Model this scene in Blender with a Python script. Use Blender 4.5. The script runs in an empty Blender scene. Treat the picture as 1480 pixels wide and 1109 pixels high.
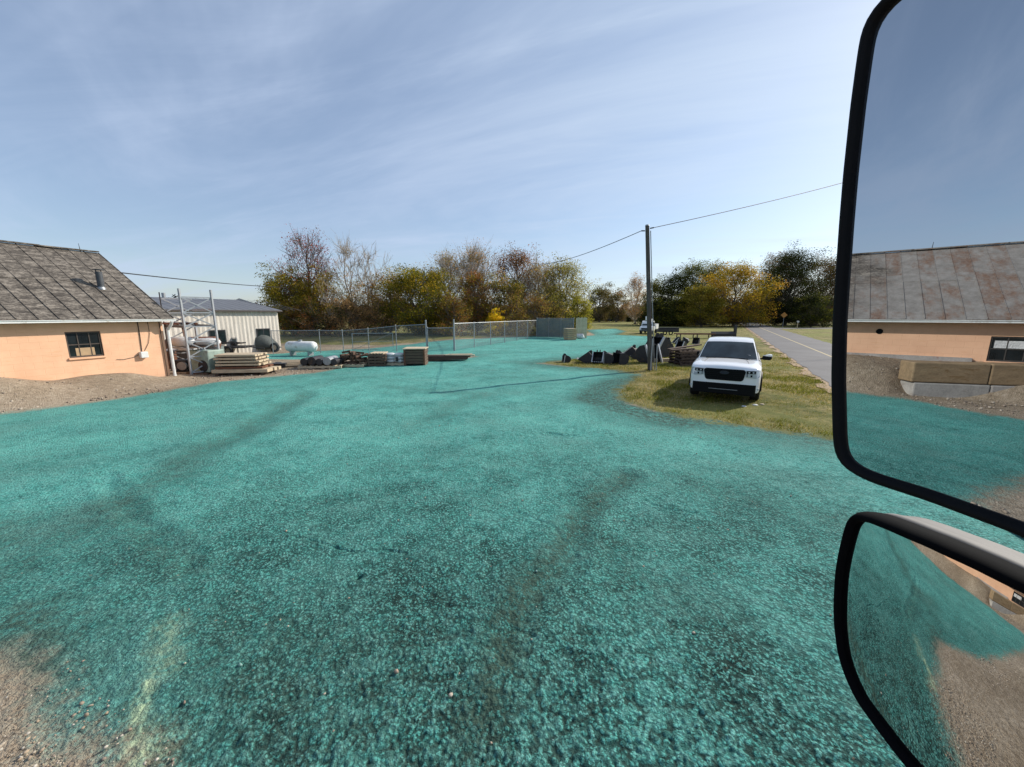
import bpy, math, random
import numpy as np
from mathutils import Vector, Matrix
rnd = random.Random(7)
nr = np.random.default_rng(11)
S = bpy.context.scene
C = S.collection
R = math.radians

# ------------------------------------------------------------------ camera
F_, CX, CY, H = 550.0, 740.0, 554.5, 2.42
PITCH = math.atan(99.5 / 550)
cam = bpy.data.cameras.new('camera'); cam.sensor_width = 36; cam.lens = F_ / 1480 * 36
cam.clip_start = 0.05; cam.clip_end = 6000
co = bpy.data.objects.new('camera', cam); C.objects.link(co); co.location = (0, 0, H)
co.rotation_euler = (math.pi / 2 - PITCH, 0, 0); S.camera = co
S.render.resolution_x = 1024; S.render.resolution_y = 767
S.view_settings.view_transform = 'Standard'; S.view_settings.look = 'None'
S.view_settings.exposure = 0.28; S.view_settings.gamma = 1
S.cycles.max_bounces = 8; S.cycles.transparent_max_bounces = 24

# ------------------------------------------------------------------ sun + sky
SUN_AZ, SUN_EL = 61, 33
sd = Vector((math.sin(R(SUN_AZ)) * math.cos(R(SUN_EL)), math.cos(R(SUN_AZ)) * math.cos(R(SUN_EL)), math.sin(R(SUN_EL))))
sl = bpy.data.lights.new('sun', 'SUN'); sl.energy = 4.3; sl.angle = R(0.53); sl.color = (1.0, .93, .82)
so = bpy.data.objects.new('sun', sl); C.objects.link(so); so.rotation_euler = sd.to_track_quat('Z', 'Y').to_euler(); so.location = (0, 0, 50)
W = bpy.data.worlds.new('World'); S.world = W; W.use_nodes = True
wt = W.node_tree; wt.nodes.clear()
def wn(t, **k):
    n = wt.nodes.new(t)
    for a, b in k.items(): setattr(n, a, b)
    return n
def wl(a, b): wt.links.new(a, b)
def wmath(op, a, b=None, clamp=False):
    n = wn('ShaderNodeMath', operation=op); n.use_clamp = clamp
    for i, v in enumerate((a, b)):
        if v is None: continue
        if isinstance(v, (int, float)): n.inputs[i].default_value = v
        else: wl(v, n.inputs[i])
    return n.outputs[0]
sky = wn('ShaderNodeTexSky', sky_type='NISHITA'); sky.sun_disc = False
sky.sun_elevation = R(SUN_EL); sky.sun_rotation = R(SUN_AZ); sky.air_density = 1.0; sky.dust_density = 0.7; sky.ozone_density = 2.2; sky.altitude = 100
tc = wn('ShaderNodeTexCoord'); sep = wn('ShaderNodeSeparateXYZ'); wl(tc.outputs['Generated'], sep.inputs[0])
zz = wmath('ADD', wmath('MAXIMUM', sep.outputs[2], 0.0), 0.10)
cx_ = wmath('DIVIDE', sep.outputs[0], zz); cy_ = wmath('DIVIDE', sep.outputs[1], zz)
def cloud(rot, sx, sy, scale, detail, lo, hi, seed, dist=0.6):
    # streaks of thin cirrus on a flat layer overhead
    c, s = math.cos(R(rot)), math.sin(R(rot))
    a = wmath('ADD', wmath('MULTIPLY', cx_, c * sx), wmath('MULTIPLY', cy_, s * sx))
    b = wmath('ADD', wmath('MULTIPLY', cx_, -s * sy), wmath('MULTIPLY', cy_, c * sy))
    cb = wn('ShaderNodeCombineXYZ'); wl(a, cb.inputs[0]); wl(b, cb.inputs[1]); cb.inputs[2].default_value = seed
    n = wn('ShaderNodeTexNoise'); n.inputs['Scale'].default_value = scale; n.inputs['Detail'].default_value = detail
    n.inputs['Roughness'].default_value = .62; n.inputs['Distortion'].default_value = dist; wl(cb.outputs[0], n.inputs['Vector'])
    m = wn('ShaderNodeMapRange', interpolation_type='SMOOTHSTEP'); wl(n.outputs['Fac'], m.inputs[0])
    m.inputs[1].default_value = lo; m.inputs[2].default_value = hi
    return m.outputs[0]
c1 = cloud(-28, .35, .9, .9, 6, .40, .70, 3.1)
c2 = cloud(-14, .30, 1.3, 1.2, 7, .47, .74, 8.3, .9)
c3 = cloud(-20, .05, 3.2, 1.0, 3, .60, .74, 1.7, .25)
cov = wmath('ADD', wmath('MULTIPLY', c1, .50), wmath('ADD', wmath('MULTIPLY', c2, .34), wmath('MULTIPLY', c3, .16)), True)
cov = wmath('ADD', wmath('MULTIPLY', cov, .66), .30, True)
# brighter veil of cirrus towards the sun
dt = wn('ShaderNodeVectorMath', operation='DOT_PRODUCT'); wl(tc.outputs['Generated'], dt.inputs[0]); dt.inputs[1].default_value = sd
sg = wmath('POWER', wmath('MAXIMUM', dt.outputs['Value'], 0.0), 2.6)
ccol = wn('ShaderNodeMix', data_type='RGBA'); wl(sg, ccol.inputs[0])
ccol.inputs[6].default_value = (4.1, 4.95, 6.5, 1); ccol.inputs[7].default_value = (6.3, 7.25, 8.1, 1)
mx = wn('ShaderNodeMix', data_type='RGBA'); wl(cov, mx.inputs[0]); wl(sky.outputs[0], mx.inputs[6]); wl(ccol.outputs[2], mx.inputs[7])
bg = wn('ShaderNodeBackground'); bg.inputs[1].default_value = 0.112; wl(mx.outputs[2], bg.inputs[0])
wo = wn('ShaderNodeOutputWorld'); wl(bg.outputs[0], wo.inputs[0])

# ------------------------------------------------------------------ geometry maths
cp, sp = math.cos(PITCH), math.sin(PITCH)
def ray(x, y):
    a, b = x - CX, CY - y
    v = np.array([a, F_ * cp + b * sp, b * cp - F_ * sp]); return v / np.linalg.norm(v)
def gp(x, y, z=0.0):                       # where a sight line meets the level z
    d = ray(x, y); t = (z - H) / d[2]; return Vector((d[0] * t, d[1] * t, z))
def at(x, y, Y):                           # point of the sight line at distance Y
    d = ray(x, y); t = Y / d[1]; return Vector((d[0] * t, Y, H + d[2] * t))
BAZ = R(19)                                 # the long shed runs along this bearing
BC = np.array([-13.18, 14.50]); BD = np.array([math.sin(BAZ), math.cos(BAZ)]); BN = np.array([-math.cos(BAZ), math.sin(BAZ)])
def sstep(x): x = np.clip(x, 0, 1); return x * x * (3 - 2 * x)
def hash2(ix, iy, k):
    h = (ix.astype(np.int64) * 374761393 + iy.astype(np.int64) * 668265263 + k * 2147483647 * 3 + 1442695) & 0xFFFFFFFF
    h = ((h ^ (h >> 13)) * 1274126177) & 0xFFFFFFFF
    h = ((h ^ (h >> 16)) * 2246822519) & 0xFFFFFFFF
    return ((h ^ (h >> 15)) & 0xFFFFFF) / float(0xFFFFFF)
def vnoise(x, y, k=0):
    ix, iy = np.floor(x), np.floor(y); fx, fy = x - ix, y - iy
    fx, fy = fx * fx * (3 - 2 * fx), fy * fy * (3 - 2 * fy)
    a, b = hash2(ix, iy, k), hash2(ix + 1, iy, k); c, d = hash2(ix, iy + 1, k), hash2(ix + 1, iy + 1, k)
    return (a + (b - a) * fx) * (1 - fy) + (c + (d - c) * fx) * fy - .5
def worley(x, y, k=0):
    ix, iy = np.floor(x), np.floor(y); best = np.full(x.shape, 9.0); hid = np.zeros(x.shape)
    for i in (-1, 0, 1):
        for j in (-1, 0, 1):
            cx, cy = ix + i, iy + j
            dx = cx + hash2(cx, cy, k) - x; dy = cy + hash2(cx, cy, k + 5) - y; d = dx * dx + dy * dy
            m = d < best; best = np.where(m, d, best); hid = np.where(m, hash2(cx, cy, k + 9), hid)
    return np.sqrt(best), hid
def poly_sd(x, y, pts):                    # signed distance, positive inside
    p = np.array(pts); n = len(p); ins = np.zeros(x.shape, bool); dm = np.full(x.shape, 1e9)
    for i in range(n):
        ax, ay = p[i]; bx, by = p[(i + 1) % n]
        ex, ey = bx - ax, by - ay; wx, wy = x - ax, y - ay
        t = np.clip((wx * ex + wy * ey) / (ex * ex + ey * ey + 1e-12), 0, 1)
        dm = np.minimum(dm, (wx - ex * t) ** 2 + (wy - ey * t) ** 2)
        c = ((ay > y) != (by > y)) & (x < (bx - ax) * (y - ay) / (by - ay + 1e-12) + ax)
        ins ^= c
    return np.where(ins, 1, -1) * np.sqrt(dm)
def line_d(x, y, pts):
    dm = np.full(x.shape, 1e9)
    for (ax, ay), (bx, by) in zip(pts[:-1], pts[1:]):
        ex, ey = bx - ax, by - ay; wx, wy = x - ax, y - ay
        t = np.clip((wx * ex + wy * ey) / (ex * ex + ey * ey + 1e-12), 0, 1)
        dm = np.minimum(dm, (wx - ex * t) ** 2 + (wy - ey * t) ** 2)
    return np.sqrt(dm)
def terrain(x, y):
    x = np.asarray(x, float); y = np.asarray(y, float)
    z = -.6 * sstep((-x - 5) / 9) * sstep((y - 19) / 9) * (1 - sstep((y - 36) / 8))
    rx, ry = x - BC[0], y - BC[1]
    t = -(rx * BD[0] + ry * BD[1]); s = -(rx * BN[0] + ry * BN[1])      # along the shed / out from its wall
    hw = .08 + .33 * sstep(t / 2.5) + .32 * sstep((t - 2.9) / 1.6) + .27 * sstep((t - 5) / 5)
    z = z + hw * (1 - sstep((s + .1) / (2.35 - .9 * sstep((t - 10.6) / .8)))) * (s > -9) * sstep((t + 1.2) / 1.4)
    z = z + .16 * np.exp(-((t - 1.5) ** 2 / .7 + (s - .45) ** 2 / .25)) + .05 * np.exp(-((t - 4.2) ** 2 / .5 + (s - .5) ** 2 / .25))
    z = z + .35 * np.exp(-((t - 9.9) ** 2 / .7 + (s - 1.0) ** 2 / .5))
    return z
def tz(x, y): return float(terrain(np.array([x]), np.array([y]))[0])
def gpt(x, y):                             # sight line to the terrain
    z = 0.0
    for _ in range(12): p = gp(x, y, z); z = .5 * z + .5 * tz(p.x, p.y)
    return Vector((p.x, p.y, tz(p.x, p.y)))

# ------------------------------------------------------------------ materials
def nodes(name):
    m = bpy.data.materials.new(name); m.use_nodes = True; t = m.node_tree
    return m, t, t.nodes['Principled BSDF']
class NT:
    def __init__(s, t): s.t = t
    def n(s, ty, **k):
        n = s.t.nodes.new(ty)
        for a, b in k.items(): setattr(n, a, b)
        return n
    def l(s, a, b): s.t.links.new(a, b)
    def inp(s, n, i, v):
        if v is None: return
        if hasattr(v, 'is_linked') or isinstance(v, bpy.types.NodeSocket): s.l(v, n.inputs[i])
        else: n.inputs[i].default_value = v
    def math(s, op, a, b=None, clamp=False):
        n = s.n('ShaderNodeMath', operation=op); n.use_clamp = clamp; s.inp(n, 0, a); s.inp(n, 1, b); return n.outputs[0]
    def coord(s, kind='Object', scale=(1, 1, 1), rot=(0, 0, 0)):
        c = s.n('ShaderNodeTexCoord'); m = s.n('ShaderNodeMapping'); m.inputs['Scale'].default_value = scale; m.inputs['Rotation'].default_value = rot
        s.l(c.outputs[kind], m.inputs[0]); return m.outputs[0]
    def noise(s, v, scale, detail=4, rough=.55, dist=0):
        n = s.n('ShaderNodeTexNoise'); n.inputs['Scale'].default_value = scale; n.inputs['Detail'].default_value = detail
        n.inputs['Roughness'].default_value = rough; n.inputs['Distortion'].default_value = dist; s.l(v, n.inputs['Vector']); return n.outputs['Fac']
    def ramp(s, f, stops):
        r = s.n('ShaderNodeValToRGB'); s.inp(r, 0, f); e = r.color_ramp.elements
        while len(e) < len(stops): e.new(.5)
        for k, (p, c) in enumerate(stops): e[k].position = p; e[k].color = (*c, 1) if len(c) == 3 else c
        return r.outputs[0]
    def mix(s, f, a, b, mode='MIX'):
        n = s.n('ShaderNodeMix', data_type='RGBA', blend_type=mode); s.inp(n, 0, f)
        for i, v in ((6, a), (7, b)):
            if isinstance(v, tuple): v = (*v, 1) if len(v) == 3 else v
            s.inp(n, i, v)
        return n.outputs[2]
    def step(s, f, lo, hi):
        n = s.n('ShaderNodeMapRange', interpolation_type='SMOOTHSTEP'); s.inp(n, 0, f); n.inputs[1].default_value = lo; n.inputs[2].default_value = hi; return n.outputs[0]
    def attr(s, name): n = s.n('ShaderNodeAttribute'); n.attribute_name = name; return n
    def bump(s, h, strength, dist, b):
        n = s.n('ShaderNodeBump'); n.inputs['Strength'].default_value = strength; n.inputs['Distance'].default_value = dist; s.l(h, n.inputs['Height']); s.l(n.outputs[0], b.inputs['Normal'])
def mat(name, col, rough=.7, metal=0.0, var=.25, scale=6, bump=.25, bdist=.01, spec=.4, stain=None, kind='Object', stretch=(1, 1, 1)):
    m, t, b = nodes(name); q = NT(t); v = q.coord(kind, stretch)
    n1 = q.noise(v, scale, 6, .6); n2 = q.noise(v, scale * 7, 3)
    lo = tuple(c * (1 - var) for c in col); hi = tuple(min(1, c * (1 + var)) for c in col)
    c = q.ramp(q.math('ADD', q.math('MULTIPLY', n1, .65), q.math('MULTIPLY', n2, .35)), [(.33, lo), (.67, hi)])
    if stain: c = q.mix(q.step(q.noise(v, scale * .6, 5, .7, .5), .55, .68), c, stain)
    q.l(c, b.inputs['Base Color']); b.inputs['Roughness'].default_value = rough; b.inputs['Metallic'].default_value = metal
    b.inputs['Specular IOR Level'].default_value = spec
    if bump: q.bump(q.math('ADD', n1, n2), bump, bdist, b)
    return m
M = {}
M['black_plastic'] = mat('black_plastic', (.006, .0065, .0075), .6, var=.2, scale=30, bump=.12, bdist=.001, spec=.12)
M['rim_rubber'] = mat('rim_rubber', (.004, .0042, .005), .85, var=.2, scale=30, bump=.1, bdist=.001, spec=.05)
M['grey_plastic'] = mat('grey_plastic', (.105, .098, .094), .65, var=.1, scale=14, bump=.1, bdist=.001, stain=(.22, .20, .19))
M['galv'] = mat('galvanised_steel', (.33, .345, .36), .5, .45, .2, 8, .15)
M['white_metal'] = mat('painted_white_metal', (.72, .72, .70), .5, 0, .1, 5, .1, stain=(.5, .46, .4))
M['dark_steel'] = mat('dark_steel', (.045, .045, .05), .5, .3, .35, 7, .3)
M['black_steel'] = mat('black_steel', (.028, .027, .030), .55, .1, .4, 6, .3, stain=(.07, .045, .03))
M['worn_steel'] = mat('worn_steel', (.50, .50, .50), .4, .5, .25, 9, .2)
M['rust'] = mat('rusty_steel', (.16, .07, .04), .8, .1, .4, 6, .4)
M['wood_old'] = mat('weathered_wood', (.125, .083, .058), .85, 0, .4, 4, .5, stretch=(1, 6, 6))
M['wood_dark'] = mat('dark_wood', (.075, .05, .038), .85, 0, .4, 4, .5, stretch=(1, 6, 6))
M['wood_pale'] = mat('fresh_sawn_wood', (.52, .42, .29), .75, 0, .22, 4, .3, stretch=(1, 6, 6), stain=(.36, .26, .16))
M['bark'] = mat('bark', (.13, .105, .08), .9, 0, .4, 3, .6, .03, stretch=(3, 3, .6))
M['bark_pale'] = mat('pale_bark', (.42, .355, .28), .9, 0, .3, 3, .5, .03, stretch=(3, 3, .6))
M['pole_wood'] = mat('pole_wood', (.085, .075, .065), .85, 0, .35, 2.5, .5, .01, stretch=(6, 6, .5), stain=(.17, .15, .13))
M['tyre'] = mat('tyre_rubber', (.014, .014, .015), .75, 0, .3, 12, .3)
M['rim'] = mat('alloy_rim', (.30, .31, .33), .35, .7, .1, 12, .05)
M['concrete'] = mat('concrete', (.36, .34, .31), .85, 0, .25, 3, .4, stain=(.24, .20, .17))
M['concrete_rust'] = mat('stained_concrete', (.27, .19, .11), .85, 0, .3, 2.2, .4, stain=(.19, .115, .05), stretch=(1, 3, 3))
M['concrete_red'] = mat('concrete_red_marks', (.34, .315, .29), .85, 0, .25, 3, .4, stain=(.30, .13, .11))
M['cable'] = mat('cable_rubber', (.02, .02, .022), .6, 0, .2, 8, .1)
M['cardboard'] = mat('cardboard', (.42, .29, .17), .8, 0, .15, 5, .1)
M['mint'] = mat('pale_green_paint', (.28, .36, .31), .55, 0, .2, 5, .15, stain=(.2, .2, .17))
M['tarp_grey'] = mat('grey_tarpaulin', (.075, .085, .08), .7, 0, .3, 3, .6, .05)
M['tarp_white'] = mat('white_wrap', (.62, .62, .62), .45, 0, .15, 5, .6, .04)
M['lamp_red'] = mat('red_lens', (.35, .02, .02), .25, 0, .1, 9, 0)
M['dark_zinc'] = mat('dull_zinc', (.075, .08, .09), .6, .2, .3, 9, .1)
M['rack_paint'] = mat('pale_grey_rack_paint', (.34, .355, .375), .5, .1, .15, 8, .15)
M['orange_sign'] = mat('orange_sign_face', (.45, .20, .04), .5, 0, .08, 4, 0)
M['slat'] = mat('grey_green_slats', (.17, .20, .19), .6, 0, .2, 2, .2)
M['cream_board'] = mat('cream_boards', (.50, .44, .30), .7, 0, .25, 2.5, .2)
def glass(name, col, rough=.06):
    m, t, b = nodes(name); q = NT(t); v = q.coord('Object', (1, 1, 1))
    q.l(q.ramp(q.noise(v, 2.5, 3), [(.3, tuple(c * .6 for c in col)), (.7, tuple(c * 1.5 for c in col))]), b.inputs['Base Color'])
    b.inputs['Roughness'].default_value = rough; b.inputs['IOR'].default_value = 1.45; return m
M['glass'] = glass('dark_window_glass', (.012, .016, .018), .08)
M['windscreen'] = glass('windscreen_glass', (.040, .052, .056), .07)
m, t, b = nodes('car_paint_white'); q = NT(t)
q.l(q.ramp(q.noise(q.coord(), 3, 4), [(.3, (.82, .83, .835)), (.7, (.87, .87, .87))]), b.inputs['Base Color'])
b.inputs['Roughness'].default_value = .28; b.inputs['Coat Weight'].default_value = .7; b.inputs['Coat Roughness'].default_value = .06; M['paint_white'] = m
m, t, b = nodes('headlight_glass'); b.inputs['Base Color'].default_value = (.50, .52, .55, 1); b.inputs['Metallic'].default_value = .1; b.inputs['Roughness'].default_value = .3; M['headlight'] = m
def mirror_mat(name, refl, rough):
    m, t, b = nodes(name); b.inputs['Metallic'].default_value = 1; b.inputs['Roughness'].default_value = rough
    q = NT(t); q.l(q.ramp(q.noise(q.coord('Object', (1, 1, 1)), 9, 4), [(.3, tuple(c * .98 for c in refl)), (.7, refl)]), b.inputs['Base Color']); return m
M['mirror'] = mirror_mat('mirror_glass', (.50, .53, .56), 0.0)
M['mirror_convex'] = mirror_mat('convex_mirror_glass', (.62, .63, .63), 0.0)

# shed walls: painted block
m, t, b = nodes('orange_painted_block'); q = NT(t)
v = q.coord('Object', (1, 1, 1)); br = q.n('ShaderNodeTexBrick')
sx = q.n('ShaderNodeSeparateXYZ'); q.l(v, sx.inputs[0]); cb = q.n('ShaderNodeCombineXYZ'); q.l(sx.outputs[0], cb.inputs[0]); q.l(sx.outputs[2], cb.inputs[1])
q.l(cb.outputs[0], br.inputs['Vector']); br.inputs['Scale'].default_value = 1; br.inputs['Brick Width'].default_value = .4; br.inputs['Row Height'].default_value = .2
br.inputs['Mortar Size'].default_value = .006; br.inputs['Mortar Smooth'].default_value = 1
n1 = q.noise(v, 1.3, 6, .65); n2 = q.noise(v, 22, 4)
c = q.ramp(n1, [(.3, (.70, .405, .25)), (.62, (.81, .485, .305))])
c = q.mix(q.math('MULTIPLY', br.outputs['Fac'], .22), c, (.50, .28, .14))
c = q.mix(q.math('MULTIPLY', q.step(q.noise(q.coord('Object', (.5, 1, 5)), 3, 5, .7), .56, .7), .4), c, (.60, .31, .13))
low = q.step(q.math('ADD', sx.outputs[2], q.math('MULTIPLY', n2, .25)), .42, .12)
c = q.mix(q.math('MULTIPLY', low, .45), c, (.42, .33, .25))
q.l(c, b.inputs['Base Color']); b.inputs['Roughness'].default_value = .85
q.bump(q.math('SUBTRACT', q.math('MULTIPLY', n2, .3), q.math('MULTIPLY', br.outputs['Fac'], .7)), .5, .008, b); M['orange_wall'] = m

# tin roof, mossy at one end, rusty at the other
m, t, b = nodes('old_tin_roof'); q = NT(t); v = q.coord('Object'); sx = q.n('ShaderNodeSeparateXYZ'); q.l(v, sx.inputs[0])
vs = q.coord('Object', (1.0, 2.6, 2.6)); n1 = q.noise(vs, 2.2, 8, .75, .5); n2 = q.noise(q.coord('Object', (1, 1.6, 1)), 11, 6, .8); n3 = q.noise(v, .55, 4, .6)
moss = q.ramp(q.math('ADD', q.math('MULTIPLY', n1, .5), q.math('MULTIPLY', n2, .5)), [(.39, (.026, .021, .017)), (.49, (.090, .076, .062)), (.59, (.27, .235, .195))])
tin = q.ramp(q.noise(v, 4, 6, .7), [(.3, (.17, .155, .14)), (.7, (.29, .27, .25))])
# rust sheet by sheet
cell = q.n('ShaderNodeTexWhiteNoise', noise_dimensions='2D'); cc = q.n('ShaderNodeCombineXYZ')
q.l(q.math('FLOOR', q.math('DIVIDE', q.math('SUBTRACT', sx.outputs[0], .22), .43)), cc.inputs[0]); q.l(q.math('FLOOR', q.math('DIVIDE', sx.outputs[1], 2.05)), cc.inputs[1]); q.l(cc.outputs[0], cell.inputs[0])
rust = q.step(q.math('ADD', q.math('MULTIPLY', cell.outputs[0], .24), q.noise(q.coord('Object', (1.1, .6, .6)), 2.4, 8, .75)), .58, .86)
tin = q.mix(rust, tin, q.ramp(q.noise(v, 11, 5, .7), [(.3, (.115, .065, .045)), (.7, (.23, .145, .10))]))
k = q.step(q.math('ADD', q.math('MULTIPLY', sx.outputs[0], -1), q.math('MULTIPLY', q.math('SUBTRACT', n3, .5), 5)), 9.4, 10.9)
c = q.mix(k, moss, tin)
q.l(c, b.inputs['Base Color']); b.inputs['Roughness'].default_value = .85; q.bump(q.math('ADD', n1, n2), .6, .02, b); M['tin_roof'] = m

# ribbed cream steel siding (distant shed)
m, t, b = nodes('cream_ribbed_siding'); q = NT(t); v = q.coord('Object')
n1 = q.noise(q.coord('Object', (4, 4, .25)), 2, 6, .7); n2 = q.noise(q.coord('Object', (7, 7, 2.2)), 1.3, 7, .8, .8)
c = q.ramp(n1, [(.3, (.45, .41, .355)), (.6, (.66, .61, .54))]); c = q.mix(q.math('MULTIPLY', q.step(n2, .52, .64), .55), c, (.27, .235, .19))  # dark blotches: stains and tree shadows mixed into the siding colour
q.l(c, b.inputs['Base Color']); b.inputs['Roughness'].default_value = .65; M['siding'] = m
M['grey_roof'] = mat('grey_metal_roof', (.145, .15, .165), .6, .1, .12, 2, .1)
M['brown_trim'] = mat('brown_trim', (.06, .045, .04), .6)

# chain-link
m, t, b = nodes('chain_link'); q = NT(t)
uv = q.n('ShaderNodeTexCoord'); sx = q.n('ShaderNodeSeparateXYZ'); q.l(uv.outputs['UV'], sx.inputs[0])
def strand(sgn):
    a = q.math('ADD', sx.outputs[0], q.math('MULTIPLY', sx.outputs[1], sgn)); f = q.math('FRACT', q.math('DIVIDE', a, .062))
    return q.math('LESS_THAN', q.math('ABSOLUTE', q.math('SUBTRACT', f, .5)), .062)
al = q.math('MAXIMUM', strand(1), strand(-1))
b.inputs['Base Color'].default_value = (.20, .21, .22, 1); b.inputs['Metallic'].default_value = .1; b.inputs['Roughness'].default_value = .5
q.l(al, b.inputs['Alpha']); M['chain'] = m

# leaves: colour per leaf
def leaf_mat(name):
    m, t, b = nodes(name); q = NT(t); a = q.attr('leaf_col'); out = [n for n in t.nodes if n.type == 'OUTPUT_MATERIAL'][0]
    d = q.n('ShaderNodeBsdfDiffuse'); tr = q.n('ShaderNodeBsdfTranslucent'); q.l(a.outputs['Color'], d.inputs[0]); q.l(a.outputs['Color'], tr.inputs[0])
    mx = q.n('ShaderNodeMixShader'); mx.inputs[0].default_value = .48; q.l(d.outputs[0], mx.inputs[1]); q.l(tr.outputs[0], mx.inputs[2]); q.l(mx.outputs[0], out.inputs[0]); t.nodes.remove(b); return m
M['leaf'] = leaf_mat('leaves'); M['grass_blade'] = leaf_mat('grass_blades')

# asphalt
m, t, b = nodes('asphalt'); q = NT(t); v = q.coord('Object'); n1 = q.noise(v, .5, 5, .6); n2 = q.noise(v, 60, 3)
c = q.ramp(q.math('ADD', q.math('MULTIPLY', n1, .7), q.math('MULTIPLY', n2, .3)), [(.35, (.058, .056, .060)), (.65, (.105, .101, .106))])
wv = q.noise(q.coord('Object', (1, 1, 1), (0, 0, R(30))), .8, 2, .5, 2.5)
crack = q.step(q.math('ABSOLUTE', q.math('SUBTRACT', wv, .5)), .006, .0)
c = q.mix(q.math('MULTIPLY', crack, .7), c, (.03, .03, .035)); q.l(c, b.inputs['Base Color']); b.inputs['Roughness'].default_value = .8; q.bump(n2, .3, .01, b); M['asphalt'] = m
M['yellow_line'] = mat('worn_yellow_paint', (.42, .33, .16), .7, 0, .2, 5, .1, stain=(.25, .22, .15))

# ground
m, t, b = nodes('ground_cover'); q = NT(t); g = q.n('ShaderNodeNewGeometry'); P_ = g.outputs['Position']
teal_sd = q.attr('teal_sd').outputs['Fac']; grass_sd = q.attr('grass_sd').outputs['Fac']; wear = q.attr('wear').outputs['Fac']; pale_mask = q.attr('pale').outputs['Fac']; hz = q.attr('lump').outputs['Fac']
nb = q.noise(P_, .35, 5, .6); nm = q.noise(P_, 1.6, 6, .65); nf = q.noise(P_, 9, 6, .7); nx = q.noise(P_, 38, 4, .7); nxx = q.noise(P_, 110, 3, .6)
wp = q.n('ShaderNodeTexNoise'); wp.inputs['Scale'].default_value = 22; wp.inputs['Detail'].default_value = 3; q.l(P_, wp.inputs['Vector'])
wv_ = q.n('ShaderNodeVectorMath', operation='MULTIPLY_ADD'); q.l(wp.outputs['Color'], wv_.inputs[0]); wv_.inputs[1].default_value = (.028, .028, .028); q.l(P_, wv_.inputs[2])
vor = q.n('ShaderNodeTexVoronoi'); vor.inputs['Scale'].default_value = 38; q.l(wv_.outputs[0], vor.inputs['Vector']); vd = vor.outputs['Distance']
vor2 = q.n('ShaderNodeTexVoronoi'); vor2.inputs['Scale'].default_value = 70; q.l(wv_.outputs[0], vor2.inputs['Vector']); vcs = q.n('ShaderNodeSeparateColor'); q.l(vor.outputs['Color'], vcs.inputs[0]); vr = vcs.outputs[0]
gap_shade = q.step(q.math('ADD', q.math('ADD', q.math('MULTIPLY', vd, .62), q.math('MULTIPLY', vor2.outputs['Distance'], .38)), q.math('ADD', q.math('MULTIPLY', q.math('SUBTRACT', nxx, .5), .6), q.math('MULTIPLY', q.math('SUBTRACT', nx, .5), -.5))), .36, .54)  # gaps between crumbs, for the shade painted into the mulch colour
# sprayed mulch colour
tcol = q.ramp(q.math('ADD', q.math('MULTIPLY', nb, .35), q.math('MULTIPLY', nm, .65)), [(.36, (.048, .230, .198)), (.5, (.080, .375, .322)), (.62, (.14, .51, .44))])
tn = q.attr('tone').outputs['Fac']; tcol = q.mix(q.math('MULTIPLY', tn, .75, True), tcol, (.17, .56, .47)); tcol = q.mix(q.math('MULTIPLY', tn, -.70, True), tcol, (.048, .165, .145))
tcol = q.mix(q.step(nf, .42, .70), tcol, (.19, .50, .44)); tcol = q.mix(q.math('MULTIPLY', q.step(q.noise(P_, .8, 4, .7), .48, .66), .45), tcol, (.14, .29, .25))
tcol = q.mix(q.math('MULTIPLY', vr, .26), tcol, (.22, .55, .49)); tcol = q.mix(q.math('MULTIPLY', q.step(vr, .30, .0), .55), tcol, (.05, .15, .13)); gs_ = q.math('MULTIPLY', q.attr('gap_shade_amt').outputs['Fac'], q.step(q.math('ADD', q.math('MULTIPLY', nm, .5), q.math('MULTIPLY', nb, .5)), .80, .30)); tcol = q.mix(q.math('MULTIPLY', gap_shade, gs_), tcol, (.014, .038, .032))  # crumb gaps darkened: their shade is part of the colour
spk = q.math('MULTIPLY', q.step(q.math('ADD', q.math('MULTIPLY', nx, .6), q.math('MULTIPLY', nxx, .4)), .50, .38), .55)
tcol = q.mix(spk, tcol, (.020, .052, .046)); tcol = q.mix(q.math('MULTIPLY', q.step(hz, .55, .12), q.math('MULTIPLY', q.attr('near_shade').outputs['Fac'], .8)), tcol, (.022, .040, .034)); tcol = q.mix(q.math('MULTIPLY', q.step(hz, .75, 1.5), .28), tcol, (.24, .56, .50))  # hollows between lumps get painted shade, their tops a lighter tone
bare = q.math('MULTIPLY', wear, q.step(q.math('ADD', q.math('MULTIPLY', nx, .5), q.math('MULTIPLY', nf, .5)), .40, .56), True)
tcol = q.mix(bare, tcol, q.ramp(nx, [(.35, (.018, .038, .030)), (.7, (.075, .13, .098))]))
# stray bare stones in the mulch
tcol = q.mix(q.math('MULTIPLY', q.step(q.noise(P_, 17, 2), .74, .80), .8), tcol, (.34, .26, .18))
tcol = q.mix(q.math('MULTIPLY', pale_mask, q.step(nf, .30, .62)), tcol, (.42, .54, .34))  # pale yellowish streaks mixed into the ground colour
# gravel and dirt
dcol = q.ramp(q.math('ADD', q.math('MULTIPLY', nb, .5), q.math('MULTIPLY', nf, .5)), [(.36, (.19, .14, .095)), (.5, (.33, .26, .185)), (.64, (.50, .415, .315))])
dcol = q.mix(q.step(nx, .60, .72), dcol, (.50, .44, .36)); dcol = q.mix(q.math('MULTIPLY', q.step(nx, .46, .34), .7), dcol, (.05, .038, .028))
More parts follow.
